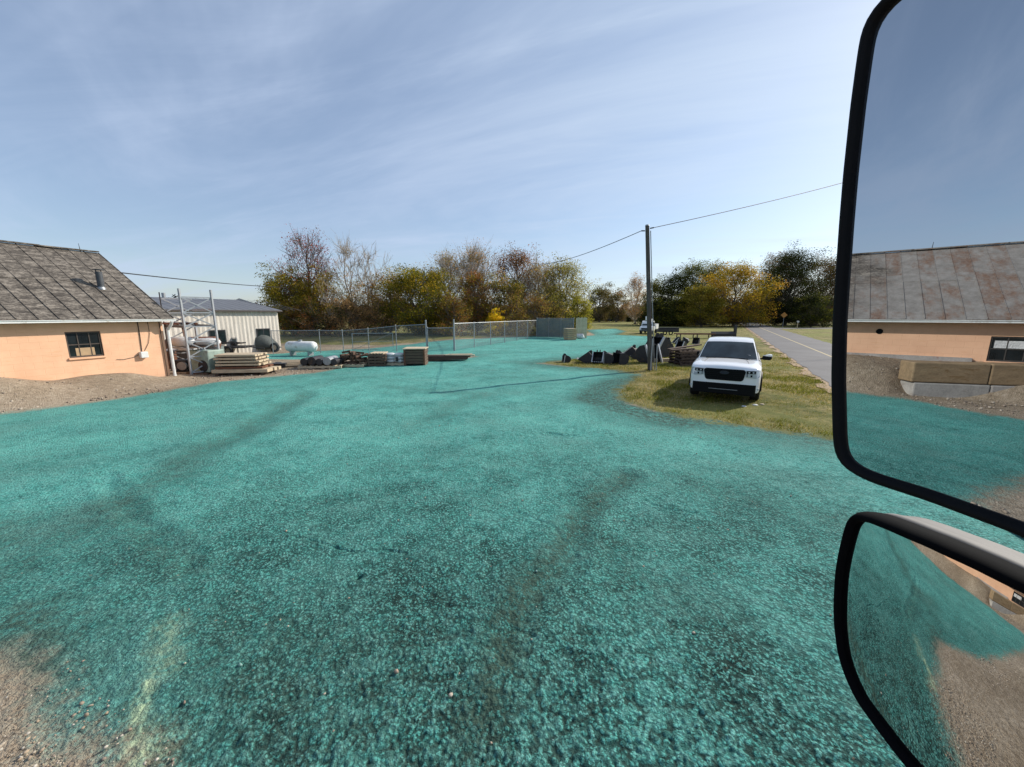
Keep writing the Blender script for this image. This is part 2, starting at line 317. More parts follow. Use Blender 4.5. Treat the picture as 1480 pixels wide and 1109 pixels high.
# grass under the blades
gcol = q.ramp(q.math('ADD', q.math('MULTIPLY', nb, .45), q.math('MULTIPLY', nm, .55)), [(.40, (.12, .135, .035)), (.50, (.235, .205, .07)), (.60, (.40, .315, .15))])
gcol = q.mix(q.math('MULTIPLY', q.step(nf, .55, .42), .55), gcol, (.06, .07, .018))
gcol = q.mix(q.step(q.noise(P_, .12, 3), .45, .62), gcol, q.mix(nm, (.15, .18, .045), (.28, .25, .08)))
jit = q.math('ADD', q.math('MULTIPLY', q.math('SUBTRACT', nf, .5), 1.1), q.math('ADD', q.math('MULTIPLY', q.math('SUBTRACT', nx, .5), .6), q.math('MULTIPLY', q.math('SUBTRACT', nm, .5), .9)))
fg_ = q.step(q.math('ADD', grass_sd, jit), -.1, .15); ft = q.step(q.math('ADD', teal_sd, q.math('MULTIPLY', jit, q.math('ADD', .7, q.math('MULTIPLY', fg_, 1.1)))), -.20, .28)
c = q.mix(fg_, dcol, gcol); c = q.mix(ft, c, tcol)
q.l(c, b.inputs['Base Color']); b.inputs['Roughness'].default_value = .92; b.inputs['Specular IOR Level'].default_value = .15
hh = q.math('ADD', q.math('ADD', q.math('MULTIPLY', vd, -.7), q.math('MULTIPLY', nx, 1.0)), q.math('ADD', q.math('MULTIPLY', nf, .7), q.math('MULTIPLY', nxx, .7)))
q.bump(hh, .8, .032, b); M['ground'] = m

# ------------------------------------------------------------------ object helpers
def tag(o, label=None, cat=None, group=None, kind=None):
    for k, v in (('label', label), ('category', cat), ('group', group), ('kind', kind)):
        if v: o[k] = v
    return o
def empty(name, loc, rz=0, label=None, cat=None, group=None):
    o = bpy.data.objects.new(name, None); C.objects.link(o); o.location = loc; o.rotation_euler = (0, 0, rz); o.empty_display_size = .3
    return tag(o, label, cat, group)
def mesh_np(name, V, Fc, material, parent=None, smooth=False, attrs=None, cols=None):
    """V (n,3); Fc (m,k) array of equal-sized faces"""
    V = np.ascontiguousarray(V, np.float32); Fc = np.ascontiguousarray(Fc, np.int32); k = Fc.shape[1]
    me = bpy.data.meshes.new(name); me.vertices.add(len(V)); me.vertices.foreach_set('co', V.ravel())
    me.loops.add(Fc.size); me.loops.foreach_set('vertex_index', Fc.ravel()); me.polygons.add(len(Fc))
    me.polygons.foreach_set('loop_start', np.arange(0, Fc.size, k, dtype=np.int32)); me.update(calc_edges=True)
    if smooth: me.polygons.foreach_set('use_smooth', np.ones(len(Fc), bool))
    for n_, a in (attrs or {}).items():
        at_ = me.attributes.new(n_, 'FLOAT', 'POINT'); at_.data.foreach_set('value', np.ascontiguousarray(a, np.float32))
    if cols is not None:
        at_ = me.attributes.new('leaf_col', 'FLOAT_COLOR', 'POINT'); at_.data.foreach_set('color', np.ascontiguousarray(np.c_[cols, np.ones(len(cols))], np.float32).ravel())
    me.materials.append(material); o = bpy.data.objects.new(name, me); C.objects.link(o)
    if parent: o.parent = parent
    return o
class MB:
    def __init__(s): s.v = []; s.f = []
    def add(s, vs, fs):
        k = len(s.v); s.v += [tuple(x) for x in vs]; s.f += [tuple(i + k for i in f) for f in fs]; return s
    def box(s, x0, x1, y0, y1, z0, z1, T=None):
        vs = [Vector(p) for p in ((x0, y0, z0), (x1, y0, z0), (x1, y1, z0), (x0, y1, z0), (x0, y0, z1), (x1, y0, z1), (x1, y1, z1), (x0, y1, z1))]
        if T is not None: vs = [T @ p for p in vs]
        return s.add(vs, [(0, 3, 2, 1), (4, 5, 6, 7), (0, 1, 5, 4), (1, 2, 6, 5), (2, 3, 7, 6), (3, 0, 4, 7)])
    def bar(s, a, b, w, h=None, up=(0, 0, 1)):
        a, b = Vector(a), Vector(b); h = h or w; d = (b - a).normalized(); u = Vector(up)
        if abs(d.dot(u)) > .98: u = Vector((1, 0, 0))
        x = d.cross(u).normalized() * w / 2; y = x.cross(d).normalized() * h / 2
        vs = [a - x - y, a + x - y, a + x + y, a - x + y, b - x - y, b + x - y, b + x + y, b - x + y]
        return s.add(vs, [(0, 3, 2, 1), (4, 5, 6, 7), (0, 1, 5, 4), (1, 2, 6, 5), (2, 3, 7, 6), (3, 0, 4, 7)])
    def tube(s, pts, r, n=8, cap=True):
        pts = [Vector(p) for p in pts]; rs = r if isinstance(r, (list, tuple)) else [r] * len(pts); rings = []
        pu = None
        for i, p in enumerate(pts):
            d = (pts[min(i + 1, len(pts) - 1)] - pts[max(i - 1, 0)]).normalized()
            u = pu or (Vector((0, 0, 1)) if abs(d.z) < .9 else Vector((1, 0, 0)))
            x = d.cross(u).normalized(); y = x.cross(d).normalized(); pu = y
            rings.append([p + (x * math.cos(2 * math.pi * k / n) + y * math.sin(2 * math.pi * k / n)) * rs[i] for k in range(n)])
        s.loft(rings, cap); return s
    def loft(s, rings, cap=True, closed=True):
        n = len(rings[0]); k = len(s.v); s.v += [tuple(p) for r_ in rings for p in r_]
        for i in range(len(rings) - 1):
            for j in range(n if closed else n - 1):
                a, b_ = k + i * n + j, k + i * n + (j + 1) % n; s.f.append((a, b_, b_ + n, a + n))
        if cap: s.f.append(tuple(k + j for j in reversed(range(n)))); s.f.append(tuple(k + (len(rings) - 1) * n + j for j in range(n)))
        return s
    def prism(s, prof, x0, x1, T=None):     # profile of (y,z) swept along x
        r0 = [Vector((x0, y, z)) for y, z in prof]; r1 = [Vector((x1, y, z)) for y, z in prof]
        if T is not None: r0 = [T @ p for p in r0]; r1 = [T @ p for p in r1]
        return s.loft([r0, r1])
    def cyl(s, a, b, r, n=20): return s.tube([a, b], r, n)
    def build(s, name, material, parent=None, smooth=False, bevel=0, loc=None):
        if name in ('rail', 'insulator', 'saddle', 'spacer', 'bearer', 'skid', 'runner', 'conduit', 'leg') and len(s.f) > 11 and len(s.f) % 6 == 0 and len(s.v) % 8 == 0 or name in ('insulator',):
            hv, hf = len(s.v) // 2, len(s.f) // 2
            b_ = MB(); b_.v = s.v[hv:]; b_.f = [tuple(i - hv for i in f) for f in s.f[hf:]]; s.v = s.v[:hv]; s.f = s.f[:hf]
            b_.build(name + '', material, parent, smooth, bevel, loc) if name != 'insulator' else b_.build('line_clamp', material, parent, smooth, bevel, loc)
        me = bpy.data.meshes.new(name); me.from_pydata(s.v, [], s.f); me.materials.append(material)
        import bmesh
        bm = bmesh.new(); bm.from_mesh(me); bmesh.ops.recalc_face_normals(bm, faces=bm.faces); bm.to_mesh(me); bm.free()
        o = bpy.data.objects.new(name, me); C.objects.link(o)
        if parent: o.parent = parent
        if loc is not None: o.location = loc
        if smooth: me.shade_smooth(); 
        if smooth and smooth != 'all':
            try: me.set_sharp_from_angle(angle=R(38))
            except Exception: pass
        if bevel:
            bv = o.modifiers.new('bevel', 'BEVEL'); bv.width = bevel; bv.segments = 2; bv.limit_method = 'ANGLE'
        return o
def copy_tree(o, parent=None):
    c = o.copy(); C.objects.link(c); c.parent = parent
    for ch in [x for x in bpy.data.objects if x.parent == o and x is not c]: copy_tree(ch, c)
    return c

# ------------------------------------------------------------------ ground sheet
g2 = lambda x, y: tuple(gp(x, y)[:2])
teal_poly = [g2(*p) for p in [(165, 1109), (110, 1082), (68, 1048), (30, 992), (-5, 952)]] + [(-4.15, 2.0), (-4.9, 1.45), (-6.7, .95), (-9.0, .45), (-12.3, .0), (-13.5, .9), (-13.9, 2.2), (-14.5, 3.2), (-14.1, 4.9), (-13.3, 7.0)] + \
    [g2(*p) for p in [(0, 598), (60, 592), (130, 582), (180, 574), (250, 563), (320, 552), (400, 544), (450, 539), (511, 528), (560, 525), (610, 523), (650, 520), (690, 516)]] + \
    [(-4, 23.5), (-8, 23), (-12, 21.5), (-17, 24), (-20, 29), (-17, 31.5), (-14, 34), (-9, 36), (-5, 38), (1.5, 44), (6, 45)] + \
    [g2(*p) for p in [(835, 486), (860, 485), (846, 477), (890, 475), (905, 479), (893, 484), (955, 487), (962, 495), (895, 511), (790, 524.5), (778, 526), (837, 531), (880, 534), (926, 541), (912, 551), (893, 568), (905, 580), (940, 591), (1000, 604), (1100, 619), (1200, 634)]] + \
    [(14, 6.5), (22, 5.5), (40, 3), (40, -4), (4, -4), (-.5, .5)]
RD = np.array([math.sin(R(29.2)), math.cos(R(29.2))]); RE = np.array(g2(1198, 556)); RN = np.array([RD[1], -RD[0]])   # road bearing, near edge, across
grass_poly = [g2(*p) for p in [(778, 525), (840, 508), (900, 497), (890, 485), (860, 478), (842, 476)]] + [(18, 100), (10, 320), (400, 320), (400, 3), (20, 3)] + [g2(*p) for p in [(1200, 640), (1000, 612), (880, 575), (870, 560), (900, 545), (840, 533)]]
back_grass = [(-60, 44), (-20, 38), (-9, 37.5), (-4, 40), (2, 46), (8, 47), (14, 60), (18, 100), (0, 400), (-300, 400), (-300, 44)]
az = np.concatenate([np.arange(-100, -63, .35), np.arange(-63, 57, .172), np.arange(57, 260, 2.5)]); az = np.radians(az)
rr = [.02, .3, .6]; r_ = .85
while r_ < 3500:
    rr.append(r_); r_ *= 1.0037 if r_ < 26 else (1.009 if r_ < 110 else 1.12)
rr = np.array(rr); AA, RR = np.meshgrid(az, rr); gx = (RR * np.sin(AA)).ravel(); gy = (RR * np.cos(AA)).ravel(); RRf = RR.ravel()
tsd = poly_sd(gx, gy, teal_poly); gsd = np.maximum(poly_sd(gx, gy, grass_poly), poly_sd(gx, gy, back_grass))
near = RRf < 60
wearv = np.zeros(gx.shape); palev = np.zeros(gx.shape)
def band(pts, w, amp):
    d = line_d(gx + .22 * vnoise(gx * 1.3, gy * 1.3, 60) + .12 * vnoise(gx * 5, gy * 5, 61), gy + .22 * vnoise(gx * 1.3, gy * 1.3, 62), [g2(*p) for p in pts]); return amp * np.exp(-(d / w) ** 2)
bands = [([(905, 690), (850, 745), (800, 830), (740, 930), (700, 1040)], .21, .85), ([(440, 570), (380, 605), (300, 650), (240, 690)], .42, .62), ([(680, 575), (600, 615)], .4, .4),
         ([(925, 548), (880, 558), (850, 575), (900, 592), (960, 606)], .55, .75), ([(0, 760), (60, 790), (130, 740)], .5, .55), ([(180, 720), (230, 780), (280, 830)], .25, .4), ([(300, 960), (420, 1040), (520, 1109)], .35, .25), ([(20, 890), (60, 990)], .3, .7),
         ([(1010, 700), (1200, 760)], .4, .3), ([(560, 560), (700, 570)], .4, .35), ([(340, 880), (560, 960)], .3, .2), ([(900, 800), (1000, 880)], .4, .35)]
for a in bands: wearv += band(*a)
wearv += .18 * sstep((vnoise(gx * .35, gy * .35, 31) + vnoise(gx * .9, gy * .9, 32) * .5 - .12) / .35)
edge = np.exp(-(tsd / 1.1) ** 2) * (.22 + .63 * sstep((gsd + 2.5) / 1.5)); wearv = np.clip(wearv + edge, 0, 1)
tonev = np.zeros(gx.shape)
for pts, w, amp in (([(250, 600), (450, 570), (640, 550)], 1.1, .5), ([(300, 720), (520, 690), (760, 650), (1000, 640)], .55, .55), ([(915, 715), (870, 770), (830, 840), (790, 950)], .22, .75), ([(100, 640), (330, 610)], .6, .5), ([(560, 640), (800, 600), (900, 620)], .7, .5), ([(90, 900), (160, 860), (230, 850)], .25, .6), ([(1000, 720), (1150, 900)], .6, .2),  # includes the lit right edge of the main rut, painted as brighter tone
                    ([(0, 690), (180, 660), (420, 640)], .35, -.5), ([(420, 600), (700, 575), (900, 640)], .30, -.4), ([(640, 760), (500, 870), (330, 1000)], .35, -.2), ([(860, 640), (1180, 690)], .35, -.4), ([(500, 1109), (800, 1000), (1000, 1109)], .5, -.1)): tonev += band(pts, w, amp)
# long sweeping spray passes
ua = gx * .80 + gy * .60; ub = -gx * .60 + gy * .80
tonev = np.clip(tonev + .15 + .6 * vnoise(ua * .16 + 5, ub * .75, 33) + .6 * vnoise(ua * .5, ub * 2.1, 34) * (RRf < 40) + .25 * vnoise(gx * 1.4, gy * 1.4, 35), -1, 1)
def streak(pts, w, amp):
    d = line_d(gx + .05 * vnoise(gx * 9, gy * 9, 65), gy + .05 * vnoise(gx * 9, gy * 9, 66), [g2(*p) for p in pts]); return amp * np.exp(-(d / w) ** 2)
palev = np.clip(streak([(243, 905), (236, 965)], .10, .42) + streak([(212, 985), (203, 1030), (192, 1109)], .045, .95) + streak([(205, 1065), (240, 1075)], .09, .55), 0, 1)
z = terrain(gx, gy); sp_ = np.maximum(RRf * .0036, 1e-3)
def octv(size, amp, k, ridged=False):
    w = sstep((size / sp_ - 2.2) / 3); return amp * w * vnoise(gx / size, gy / size, k)
lump = np.zeros(gx.shape)
bare_m = sstep((-tsd + .1) / .3); gr_m = sstep((gsd + .2) / .4) * (tsd < 0)
z += octv(1.9, .06, 1) * near + octv(.7, .030, 2) + octv(.27, .015, 3) * (1 - .5 * gr_m)
for size, amp, k in ((.11, .011, 4), (.035, .0120, 14)):
    idx = np.where((sp_ < size / 1.9) & (az[None, :].repeat(len(rr), 0).ravel() < R(60)))[0]
    wx = gx[idx] + .25 * size * vnoise(gx[idx] / size * 1.7, gy[idx] / size * 1.7, k + 40); wy = gy[idx] + .25 * size * vnoise(gx[idx] / size * 1.7, gy[idx] / size * 1.7, k + 50)
    d, h = worley(wx / size, wy / size, k); w = sstep((size / sp_[idx] - 1.9) / 2.2)
    dome = (1 - np.clip(d / .62, 0, 1) ** 2) * (.35 + .65 * h)
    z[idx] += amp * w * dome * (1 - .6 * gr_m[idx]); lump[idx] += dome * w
z += octv(.024, .013, 9) + octv(.05, .013, 10) + octv(.013, .006, 12)
near_shade = sstep((.035 / sp_ - 1.9) / 3)  # weight of the painted shade in lump hollows, strongest close by
# tyre ruts and scrapes
for pts, w, dep in (([(905, 690), (850, 745), (800, 830), (740, 930)], .15, .03), ([(745, 745), (770, 750), (800, 765), (815, 780)], .03, .009), ([(420, 775), (470, 779), (520, 792), (590, 803)], .018, .014), ([(790, 628), (830, 631)], .06, .03), ([(150, 690), (190, 745), (225, 780), (280, 820)], .10, .018), ([(930, 725), (965, 735), (1010, 740)], .025, .012), ([(440, 570), (370, 612), (300, 650)], .3, .03), ([(1000, 640), (1060, 645)], .03, .01)):
    d = line_d(gx + .12 * vnoise(gx * 3, gy * 3, 70) + .04 * vnoise(gx * 11, gy * 11, 71), gy + .12 * vnoise(gx * 3, gy * 3, 72), [g2(*p) for p in pts]); z -= dep * np.exp(-(d / w) ** 2); z += dep * .6 * np.exp(-((d - w * 1.9) / (w * .8)) ** 2)
hole = gp(517, 831); z -= .06 * np.exp(-((gx - hole.x) ** 2 + (gy - hole.y) ** 2) / .032 ** 2)
nrw = (gx - RE[0]) * RN[0] + (gy - RE[1]) * RN[1]; flat = sstep((nrw + .7) / .5) * sstep((5.2 - nrw) / .5) * (gy > -60)
z = z * (1 - flat) - .02 * flat
na, nrr = len(az), len(rr); I = np.arange(nrr - 1)[:, None] * na; J = np.arange(na)[None, :]; J2 = (J + 1) % na
Fc = np.stack([I + J, I + J + na, I + J2 + na, I + J2], -1).reshape(-1, 4)[:, ::-1]
ground = mesh_np('ground', np.c_[gx, gy, z], Fc[:, ::-1], M['ground'], smooth=True, attrs=dict(teal_sd=np.clip(tsd, -5, 5), grass_sd=np.clip(gsd, -5, 5), wear=wearv, pale=palev, lump=lump, near_shade=near_shade, tone=tonev, gap_shade_amt=.26 + .85 * (1 - sstep((RRf - 2.3) / 7.5))))  # last attribute: strength of painted crumb gap shade, weaker farther out
tag(ground, kind='structure')

# ------------------------------------------------------------------ road
def road_strip(name, a0, a1, s0, s1, zz_, material, n=60, wob=.0):
    vs = []; fs = []
    for i in range(n + 1):
        s_ = s0 + (s1 - s0) * i / n
        for k, a in ((0, a0), (1, a1)):
            w_ = wob * (math.sin(s_ * 1.7 + k * 2) + .6 * math.sin(s_ * 4.3 + k) + .4 * math.sin(s_ * 9.1)) if wob else 0
            p = RE + RD * s_ + RN * (a + w_); vs.append((p[0], p[1], zz_))
    for i in range(n): fs.append((2 * i, 2 * i + 1, 2 * i + 3, 2 * i + 2))
    return MB().add(vs, fs).build(name, material)
tag(road_strip('road', 0, 4.5, -45, 190, .022, M['asphalt'], 700, .05), kind='structure')
tag(road_strip('road_marking', 2.08, 2.19, -45, 150, .026, M['yellow_line'], 300), kind='structure')
tag(road_strip('road_shoulder', -.28, .18, -45, 120, .010, mat('sandy_verge', (.34, .235, .145), .9, 0, .35, 6, .5, .02, stain=(.17, .15, .06)), 500, .16), kind='structure')
mb = MB(); sa = 64
for i in range(2):
    pass
p0 = RE + RD * sa
xr = [(p0 + RN * 2 + np.array([d, 0])) for d in (0, 70)]
crossing = MB().add([(xr[0][0], xr[0][1] - 2.6, .014), (xr[1][0], xr[1][1] - 2.6 + 10, .014), (xr[1][0], xr[1][1] + 2.6 + 10, .014), (xr[0][0], xr[0][1] + 2.6, .014)], [(0, 1, 2, 3)]).build('side_road', M['asphalt']); tag(crossing, kind='structure')

# ------------------------------------------------------------------ orange shed (local x runs along it, y goes into it)
shed = empty('block_shed', (BC[0], BC[1], 0), math.pi / 2 - BAZ, 'long low orange block shed with a mossy and rusty tin roof', 'shed')
L0, L1, DEP, EZ, RZ = -27.0, 0.0, 7.2, 2.50, 4.80
wins = [(-2.62, -1.78, 1.06, 1.88), (-14.3, -12.9, 1.03, 1.78)]
mb = MB(); xs = [L0, wins[1][0], wins[1][1], wins[0][0], wins[0][1], L1]
for a, b in ((0, 1), (2, 3), (4, 5)): mb.box(xs[a], xs[b], 0, .2, -.6, EZ)
for (a, b, c, d) in wins: mb.box(a, b, 0, .2, -.6, c); mb.box(a, b, 0, .2, d, EZ)
mb.box(L0, L1, DEP - .2, DEP, -.8, EZ)
for x0, x1 in ((L0 + .002, L0 + .2), (L1 - .2, L1 - .002)):
    mb.loft([[Vector((x, y, z_)) for y, z_ in ((.2, -.8), (DEP - .2, -.8), (DEP - .2, EZ), (DEP / 2, RZ - .15), (.2, EZ))] for x in (x0, x1)])
wall = mb.build('wall', M['orange_wall'], shed)
sl_ = (RZ - EZ + .02) / (DEP / 2); OV = .34
def roof_z(y): return EZ - .02 + (y if y < DEP / 2 else DEP - y) * sl_
mb = MB()
for side in (0, 1):
    ya, yb = (-OV, DEP / 2) if side == 0 else (DEP + OV, DEP / 2)
    N = 90 if side == 0 else 2
    for sheet in range(int((L1 - L0 + .4) / .43) + 1):                 # sheets lapped side by side with small lifts
        x0 = L1 + .22 - sheet * .43; x1 = max(x0 - .43, L0 - .2)
        if x1 >= x0: continue
        for row in range(2):
            j = rnd.uniform(0, .012) + (.014 if row else 0)
            u0, u1 = (0, .52) if row == 0 else (.5, 1)
            y0, y1 = ya + (yb - ya) * u0, ya + (yb - ya) * u1
            z0, z1 = roof_z(min(max(y0, -OV), DEP + OV)), roof_z(y1)
            if side: z0 = EZ - .02 + (DEP - y0) * sl_; z1 = EZ - .02 + (DEP - y1) * sl_
            mb.loft([[Vector((x0, y0, z0 + j)), Vector((x1, y0, z0 + j)), Vector((x1, y0, z0 + j + .02)), Vector((x0, y0, z0 + j + .02))],
                     [Vector((x0, y1, z1 + j)), Vector((x1, y1, z1 + j)), Vector((x1, y1, z1 + j + .02)), Vector((x0, y1, z1 + j + .02))]])
        mb.bar((x0, ya, roof_z(-OV) + .042), (x0, yb, RZ + .045), .018, .018)
roof = mb.build('roof', M['tin_roof'], shed)
mb = MB()
x = L1 + .2
while x > L0:
    x1 = x - rnd.uniform(1.6, 2.4); dz = rnd.uniform(-.012, .012)
    mb.bar((x, DEP / 2, RZ + .075 + dz), (x1 - .05, DEP / 2, RZ + .075 + rnd.uniform(-.012, .012)), .22, .04); x = x1
mb.build('ridge_cap', M['tin_roof'], roof)
gz = roof_z(-OV)
MB().bar((L1 + .25, -OV - .03, gz - .045), (L0, -OV - .03, gz - .045), .05, .075).bar((L1 + .25, -OV - .065, gz - .012), (L0, -OV - .065, gz - .012), .03, .02).build('gutter', M['white_metal'], shed)
MB().box(L0, L1 + .2, -OV + .01, -.01, gz - .06, gz - .035).build('soffit', M['brown_trim'], shed)
MB().tube([(L1 + .12, -OV - .03, gz - .09), (L1 + .12, -OV + .03, gz - .2), (L1 + .10, -.09, gz - .42), (L1 + .1, -.09, .1), (L1 + .12, -.2, .02)], .05, 8).build('downspout', M['white_metal'], shed, True)
MB().tube([(L1 - .10, -.03, gz - .1), (L1 - .1, -.03, .1)], .018, 6).build('conduit', M['wood_old'], shed)
for wi, (a, b, c, d) in enumerate(wins):
    nx_ = 3 if wi == 0 else 4
    fr = MB()
    fr.box(a, b, .03, .08, d - .045, d); fr.box(a, b, .03, .08, c, c + .045); fr.box(a, a + .045, .032, .082, c + .045, d - .045); fr.box(b - .045, b, .032, .082, c + .045, d - .045)
    for k in range(1, nx_): xx = a + (b - a) * k / nx_; fr.box(xx - .012, xx + .012, .035, .075, c + .045, d - .045)
    fr.box(a + .045, b - .045, .037, .073, (c + d) / 2 - .015, (c + d) / 2 + .015)
    w = fr.build('window', mat('window_steel_%d' % wi, (.07, .055, .045) if wi == 0 else (.06, .055, .05), .7), shed)
    MB().box(a + .02, b - .02, .052, .058, c + .02, d - .02).build('pane', M['glass'], w)
    MB().box(a - .03, b + .03, -.05, .05, c - .06, c - .002).build('sill', M['orange_wall'], w)
    if wi == 0: MB().box(a + .19, b - .2, .042, .05, c + .05, c + .30).build('cardboard_sheet', M['cardboard'], w)
    else: MB().box(b - .75, b - .1, .042, .050, c + .40, c + .62).build('stored_boxes', M['tarp_white'], w)
bx = MB().box(-.86, -.64, -.14, 0, .88, 1.10).build('meter_box', M['white_metal'], shed, bevel=.02)
MB().tube([(-.75, -.02, 2.42), (-.74, -.02, 1.7), (-.76, -.02, 1.10)], .012, 6).tube([(-.62, -.02, 2.4), (-.45, -.02, 2.2), (-.44, -.02, 1.75), (-.52, -.02, 1.4), (-.68, -.02, 1.12)], .007, 6).tube([(-.86, -.02, 1.0), (-1.0, -.02, .93), (-1.3, -.02, .88), (-1.5, -.02, .9)], .007, 6).build('wall_cable', M['cable'], shed)
MB().cyl((-10.43, .10, 1.86), (-10.43, -.012, 1.86), .09).build('vent_hole', M['black_plastic'], shed)
mb = MB()
for k in range(7): mb.box(L1 - .5 - k * .42, L1 - .12 - k * .42, -.05 - .01 * (k % 2), -.003, .02, .16 + .03 * (k % 3))
vp = Vector((-.94, 1.31, roof_z(1.31)))
# chimney pipe with a flat cap
vent = MB().cyl(vp + Vector((0, 0, -.1)), vp + Vector((0, 0, .60)), .092, 20).build('vent_pipe', M['dark_zinc'], shed, True)
MB().cyl(vp + Vector((0, 0, .66)), vp + Vector((0, 0, .685)), .16, 20).cyl(vp + Vector((.07, 0, .5)), vp + Vector((.07, 0, .661)), .012, 6).cyl(vp + Vector((-.07, 0, .5)), vp + Vector((-.07, 0, .661)), .012, 6).build('rain_cap', M['dark_zinc'], vent, True)
MB().tube([vp + Vector((0, 0, -.02)), vp + Vector((0, 0, .08))], [.12, .09], 16).build('flashing', M['galv'], vent, True)
for xx in (-.30, -11.8):
    MB().tube([(xx, DEP / 2, RZ), (xx - .02, DEP / 2, RZ + .32)], [.015, .006], 5).build('lightning_spike', M['dark_steel'], shed)
# concrete ledge at the foot of the wall seen in the mirror
MB().box(-12.6, -9.6, -.10, -.002, .7, 1.10).build('footing', M['concrete_red'], shed)

# ------------------------------------------------------------------ concrete bunker blocks (seen in the wing mirror)
bd = Vector((-.675, -.738, 0)).normalized(); b0 = Vector((-15.18, 3.41, 0)); ang = math.atan2(bd.y, bd.x)
def block(c, rz, material, label, L=1.8):
    mb = MB(); mb.box(-L / 2, L / 2, -.3, .3, 0, .6)
    o = mb.build('concrete_block', M[material], bevel=.035, loc=c); o.rotation_euler = (0, 0, rz)
    MB().box(-.12, .12, -.06, .06, .60, .603).build('lifting_recess', M['dark_steel'], o)
    return tag(o, label, 'concrete block', 'concrete blocks of the low bunker wall')
nrm_in = Vector((-bd.y, bd.x, 0)) * -.3
for k, (mt, lb) in enumerate((('concrete_rust', 'ochre faced concrete end block nearest the dirt heap in the wing mirror'), ('concrete_rust', 'ochre faced concrete block in the top row under the shed window'), ('concrete', 'plain grey concrete block in the top row toward the mirror edge'))):
    c = b0 + bd * (.92 + k * 1.82) + nrm_in; block((c.x, c.y, .42), ang, mt, lb)
for k, (mt, lb) in enumerate((('concrete', 'half buried grey concrete block under the ochre end block'), ('concrete_red', 'half buried concrete block with red smears in the bottom row'), ('concrete_red', 'half buried concrete block with red smears closest to the mirror edge'))):
    c = b0 + bd * (1.0 + k * 1.82) + nrm_in; block((c.x, c.y, -.190), ang, mt, lb)

# ------------------------------------------------------------------ distant cream shed
def gz_(x, y): return tz(x, y)
a1 = at(250, 449, 30.5); a2 = at(413, 461, 33.0)
ms = empty('steel_shed', (-20.0, 33.0, 0), R(65), 'cream ribbed steel shed with grey roof behind the pallet rack', 'shed')
x0, x1, y0, y1 = -13.0, 0, 0, 10.2
e0 = 2.78
mb = MB(); pr = []
n = int((x1 - x0) / .15)
for i in range(n + 1):
    x = x0 + (x1 - x0) * i / n; pr.append((x, -.03 if i % 2 else 0.0))
vs = [(x, y, -.8) for x, y in pr] + [(x, y, e0) for x, y in pr]
mb.add(vs, [(i, i + 1, i + 1 + len(pr), i + len(pr)) for i in range(len(pr) - 1)])
mb.add([(x1, 0, -.8), (x1, y1, -.8), (x1, y1, e0), (x1, y1 / 2, e0 + 1.1), (x1, 0, e0)], [(0, 1, 2, 3, 4)])
mb.add([(x0, 0, -.8), (x0, y1, -.8), (x0, y1, e0), (x0, y1 / 2, e0 + 1.1), (x0, 0, e0)], [(4, 3, 2, 1, 0)])
mb.add([(x0, y1, -.8), (x1, y1, -.8), (x1, y1, e0), (x0, y1, e0)], [(0, 1, 2, 3)]); mb.build('wall', M['siding'], ms)
mb = MB()
for ya, yb in ((-.25, y1 / 2), (y1 + .25, y1 / 2)):
    za = e0 - .05
    mb.loft([[Vector((x0 - .3, ya, za)), Vector((x1 + .25, ya, za)), Vector((x1 + .25, ya, za + .06)), Vector((x0 - .3, ya, za + .06))], [Vector((x0 - .3, yb, e0 + .90)), Vector((x1 + .25, yb, e0 + .90)), Vector((x1 + .25, yb, e0 + .96)), Vector((x0 - .3, yb, e0 + .96))]])
    for k in range(26): xx = x0 + k * .6; mb.bar((xx, ya, za + .065), (xx, yb, e0 + .965), .03, .012)
rf = mb.build('roof', M['grey_roof'], ms)
MB().cyl((-5.5, 5.1, e0 + .8), (-5.5, 5.1, e0 + 1.3), .12, 10).build('roof_vent', M['galv'], rf, True)
MB().box(x0 - .3, x1 + .25, -.32, -.24, e0 - .13, e0 - .03).build('fascia', M['brown_trim'], ms)
for wx, wz in ((-4.8, .75), (-1.4, .75)):
    f = MB().box(wx - .55, wx + .55, -.07, -.02, wz - .5, wz + .55).build('window', M['dark_steel'], ms)
    MB().box(wx - .48, wx - .04, -.085, -.072, wz - .43, wz + .48).box(wx + .04, wx + .48, -.085, -.072, wz - .43, wz + .48).build('pane', M['glass'], f)
# long low building far beyond the trees
fb = empty('low_building', (at(870, 458, 150).x, 150, 0), R(-6), 'long low slate blue building far behind between the trees', 'building')
MB().box(-9, 9, 0, 8, 0, 3.0).build('wall', mat('slate_blue_cladding', (.10, .12, .16), .7), fb)
rf2 = MB().box(-9.4, 9.4, -.5, 8.4, 3.0, 3.35).build('roof', mat('pale_roof_edge', (.30, .33, .38), .7), fb)
for k in range(6):
    MB().box(-8 + k * 2.9, -6.4 + k * 2.9, -.04, .02, 1.1, 2.3).build('window', M['glass'], fb)

